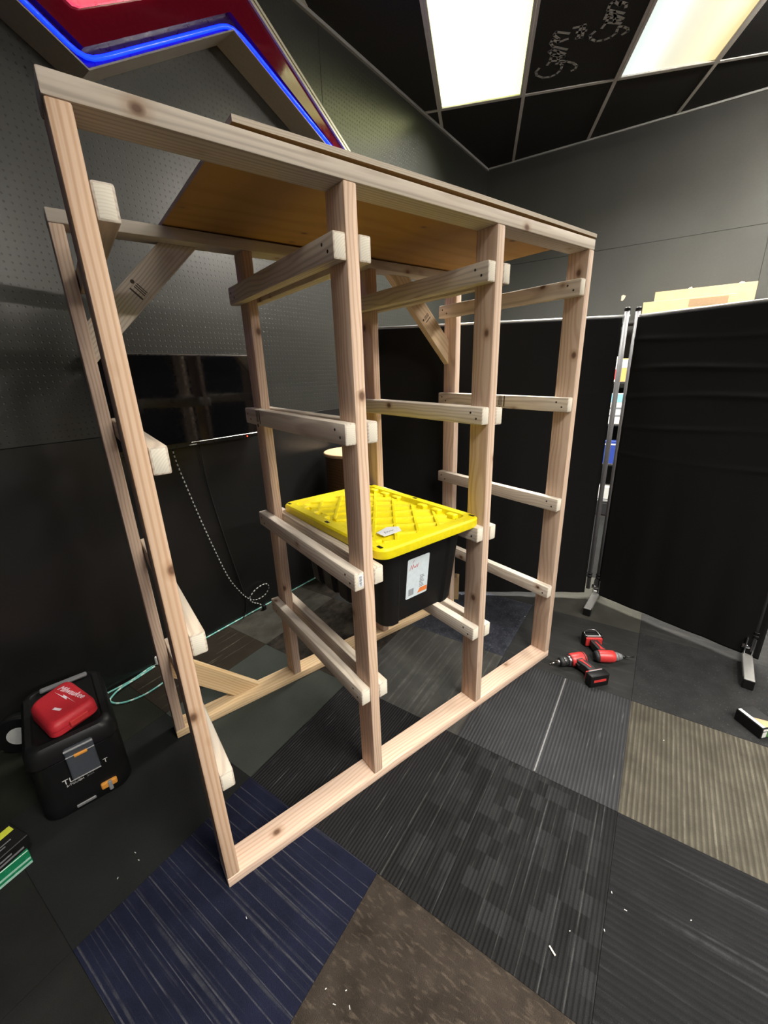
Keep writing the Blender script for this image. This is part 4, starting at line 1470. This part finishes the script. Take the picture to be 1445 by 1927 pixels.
# black product carton at the right edge
ra = math.atan2(-0.849 + 0.751, 1.923 - 1.974)
rb = empty('product_carton', (1.974, -0.751, 0), ra)
tag(rb, 'small black carton with a white stripe at the right edge', 'box')
bm = bmesh.new()
box(bm, 0.0, 0.112, 0.0, 0.085, 0, 0.056, 0.002, 1)
obj('carton_body', bm, M_BLACKP, rb)
bm = bmesh.new()
box(bm, 0.004, 0.108, 0.004, 0.018, 0.0555, 0.0572)
obj('white_stripe', bm, GW, rb)
bm = bmesh.new()
prism(bm, [(0.055, 0.020), (0.108, 0.020), (0.108, 0.07), (0.085, 0.06)], 0.0555, 0.0570)
obj('printed_picture', bm, M_CARD, rb)
bm = bmesh.new()
box(bm, 0.111, 0.1132, 0.006, 0.026, 0.008, 0.034)
obj('white_panel', bm, GW, rb)
bm = bmesh.new()
box(bm, 0.111, 0.1132, 0.028, 0.08, 0.008, 0.034)
obj('green_panel', bm, plain('green_print', (0.06, 0.2, 0.05), 0.4), rb)
bm = bmesh.new()
box(bm, 0.111, 0.1132, 0.006, 0.08, 0.040, 0.050)
obj('white_panel', bm, GW, rb)

# ------------------------------------------------------------------ cordless tools on the floor
def drill(name, label, cat, loc, ang, flip, impact):
    """lies on its side; local x along the bit, local -y (flip 1) or +y (flip -1) down the grip"""
    e = empty(name, loc, ang)
    tag(e, label, cat)
    s = -flip
    zc = 0.034
    bm = bmesh.new()
    prof = [(-0.055, 0.020), (-0.052, 0.028), (-0.035, 0.0325), (0.010, 0.0325), (0.030, 0.030), (0.036, 0.026)] if impact else [(-0.060, 0.026), (-0.057, 0.031), (-0.04, 0.0335), (0.012, 0.0335), (0.020, 0.031), (0.024, 0.028)]
    n = 24
    rings = []
    for x, r in prof: rings.append([bm.verts.new((x, r * math.cos(2 * PI * k / n), zc + r * math.sin(2 * PI * k / n))) for k in range(n)])
    for a, b in zip(rings[:-1], rings[1:]):
        for k in range(n): bm.faces.new((a[k], a[(k + 1) % n], b[(k + 1) % n], b[k]))
    bm.faces.new(rings[0])
    bm.faces.new(rings[-1][::-1])
    obj('motor_housing', bm, M_RED, e, smooth=True)
    bm = bmesh.new()
    for x0, x1 in ((-0.066, -0.046),):
        cyl(bm, (x0, 0, zc), (x1, 0, zc), 0.026 if not impact else 0.022, 0.0345 if not impact else 0.031, 24)
    box(bm, -0.03, 0.006, -0.012 + s * 0.02, 0.012 + s * 0.02, zc + 0.0285 - 0.012, zc + 0.0345 - 0.012, 0.002, 1)
    obj('rear_cap', bm, M_RUBBER, e)
    # grip
    g = [(-0.030, 0.02), (0.008, 0.02), (0.004, 0.050), (-0.006, 0.085), (-0.004, 0.118), (-0.046, 0.118), (-0.044, 0.085), (-0.038, 0.05)]
    g = [(x, s * y) for x, y in g]
    if s < 0: g = g[::-1]
    bm = bmesh.new()
    prism(bm, round_poly(g, 0.006, 3), zc - 0.019, zc + 0.019, bev=0.006)
    grip = obj('grip', bm, M_RUBBER, e, smooth=True)
    bm = bmesh.new()
    g2 = [(-0.026, 0.022), (0.006, 0.024), (-0.010, 0.044), (-0.024, 0.095), (-0.030, 0.095), (-0.022, 0.05)]
    g2 = [(x, s * y) for x, y in g2]
    if s < 0: g2 = g2[::-1]
    prism(bm, g2, zc + 0.0185, zc + 0.0215)
    obj('red_flash', bm, M_RED, grip)
    bm = bmesh.new()
    box(bm, 0.002, 0.014, min(s * 0.032, s * 0.056), max(s * 0.032, s * 0.056), zc - 0.008, zc + 0.008, 0.003, 2)
    obj('trigger', bm, M_BLACKP, grip)
    # base and battery
    y0, y1 = sorted((s * 0.116, s * 0.130))
    bm = bmesh.new()
    box(bm, -0.066, 0.022, y0, y1, zc - 0.026, zc + 0.026, 0.005, 2)
    obj('battery_shoe', bm, M_RED, e)
    y0, y1 = sorted((s * 0.129, s * 0.172))
    bm = bmesh.new()
    box(bm, -0.074, 0.030, y0, y1, zc - 0.034, zc + 0.034, 0.007, 3)
    bat = obj('battery_pack', bm, M_BLACKP, e, smooth=True)
    bm = bmesh.new()
    yb = s * 0.1722
    box(bm, -0.055, 0.012, yb - 0.0006, yb + 0.0006, zc - 0.004, zc + 0.010)
    obj('red_label', bm, M_RED, bat)
    bm = bmesh.new()
    box(bm, -0.060, 0.016, min(s * 0.128, s * 0.134), max(s * 0.128, s * 0.134), zc + 0.026, zc + 0.0355, 0.002, 1)
    obj('silver_edge', bm, M_LATCHG, bat)
    if impact:
        bm = bmesh.new()
        cyl(bm, (0.034, 0, zc), (0.052, 0, zc), 0.0255, 0.022, 22)
        cyl(bm, (0.052, 0, zc), (0.074, 0, zc), 0.022, 0.013, 22)
        obj('nose_cone', bm, M_TOOLG, e)
        bm = bmesh.new()
        cyl(bm, (0.074, 0, zc), (0.090, 0, zc), 0.0095, n=16)
        cyl(bm, (0.090, 0, zc), (0.135, 0, zc), 0.0036, n=6)
        obj('driver_bit', bm, M_BITB, e)
        bm = bmesh.new()
        tube(bm, [(-0.06, s * 0.126, zc + 0.030), (-0.068, s * 0.15, zc + 0.045), (-0.03, s * 0.17, zc + 0.046), (0.0, s * 0.165, zc + 0.045), (0.012, s * 0.13, zc + 0.033)], 0.0028, 6, 0.01)
        obj('belt_clip', bm, M_CHROME, e)
    else:
        bm = bmesh.new()
        cyl(bm, (0.022, 0, zc), (0.042, 0, zc), 0.0295, 0.0275, 24)
        obj('clutch_ring', bm, M_CHROME, e)
        bm = bmesh.new()
        cyl(bm, (0.042, 0, zc), (0.060, 0, zc), 0.022, 0.024, 24)
        cyl(bm, (0.060, 0, zc), (0.084, 0, zc), 0.0235, 0.021, 24)
        ch = obj('chuck', bm, M_RUBBER, e)
        bm = bmesh.new()
        cyl(bm, (0.084, 0, zc), (0.100, 0, zc), 0.017, 0.009, 20)
        cyl(bm, (0.058, 0, zc), (0.062, 0, zc), 0.0245, n=24)
        obj('chuck_jaws', bm, M_CHROME, ch)
        bm = bmesh.new()
        cyl(bm, (0.098, 0, zc), (0.132, 0, zc), 0.0032, n=6)
        cyl(bm, (0.132, 0, zc), (0.142, 0, zc), 0.0024, 0.0006, n=6)
        obj('drill_bit', bm, M_BITS, e)
    return e


drill('cordless_drill', 'red and black cordless drill with chrome chuck by the right foot of the rack', 'drill', (1.768, -0.125, 0.0005), math.atan2(0.075, -0.155), -1, False)
drill('impact_driver', 'red and black impact driver with grey nose lying behind the drill', 'impact driver', (1.925, -0.222, 0.0005), math.atan2(-0.10, 0.11), -1, True)

# ------------------------------------------------------------------ scraps on the floor
bm = bmesh.new()
box(bm, -0.011, 0.011, -0.0022, 0.0022, 0, 0.003, 0.0006, 1)
tag(obj('wood_splinter', bm, M_END, None, (0.649, -0.691, 0.0004), (0, 0, math.radians(75))), 'small pale wood splinter on the black patterned carpet tile', 'splinter')
bm = bmesh.new()
rs = random.Random(3)
spots = [(0.906, -0.723), (0.908, -0.757), (0.81, -0.771), (0.726, -0.702), (-0.23, 0.30), (-0.20, 0.26), (-0.26, 0.24), (0.12, -0.42), (0.15, -0.44), (0.18, -0.40), (0.13, -0.38), (0.02, -0.1), (1.95, 0.3), (1.0, -0.9), (1.6, -0.62)]
for x, y in spots:
    for k in range(1):
        a = rs.uniform(0, PI)
        xx, yy, l = x + rs.uniform(-0.015, 0.015), y + rs.uniform(-0.015, 0.015), rs.uniform(0.0015, 0.004)
        box(bm, -l, l, -0.0009, 0.0009, 0.0002, 0.0016, M=Matrix.Translation((xx, yy, 0)) @ Matrix.Rotation(a, 4, 'Z'))
tag(obj('floor_lint', bm, M_TEE), 'specks of pale lint and sawdust scattered over the carpet tiles', 'lint', kind='stuff')
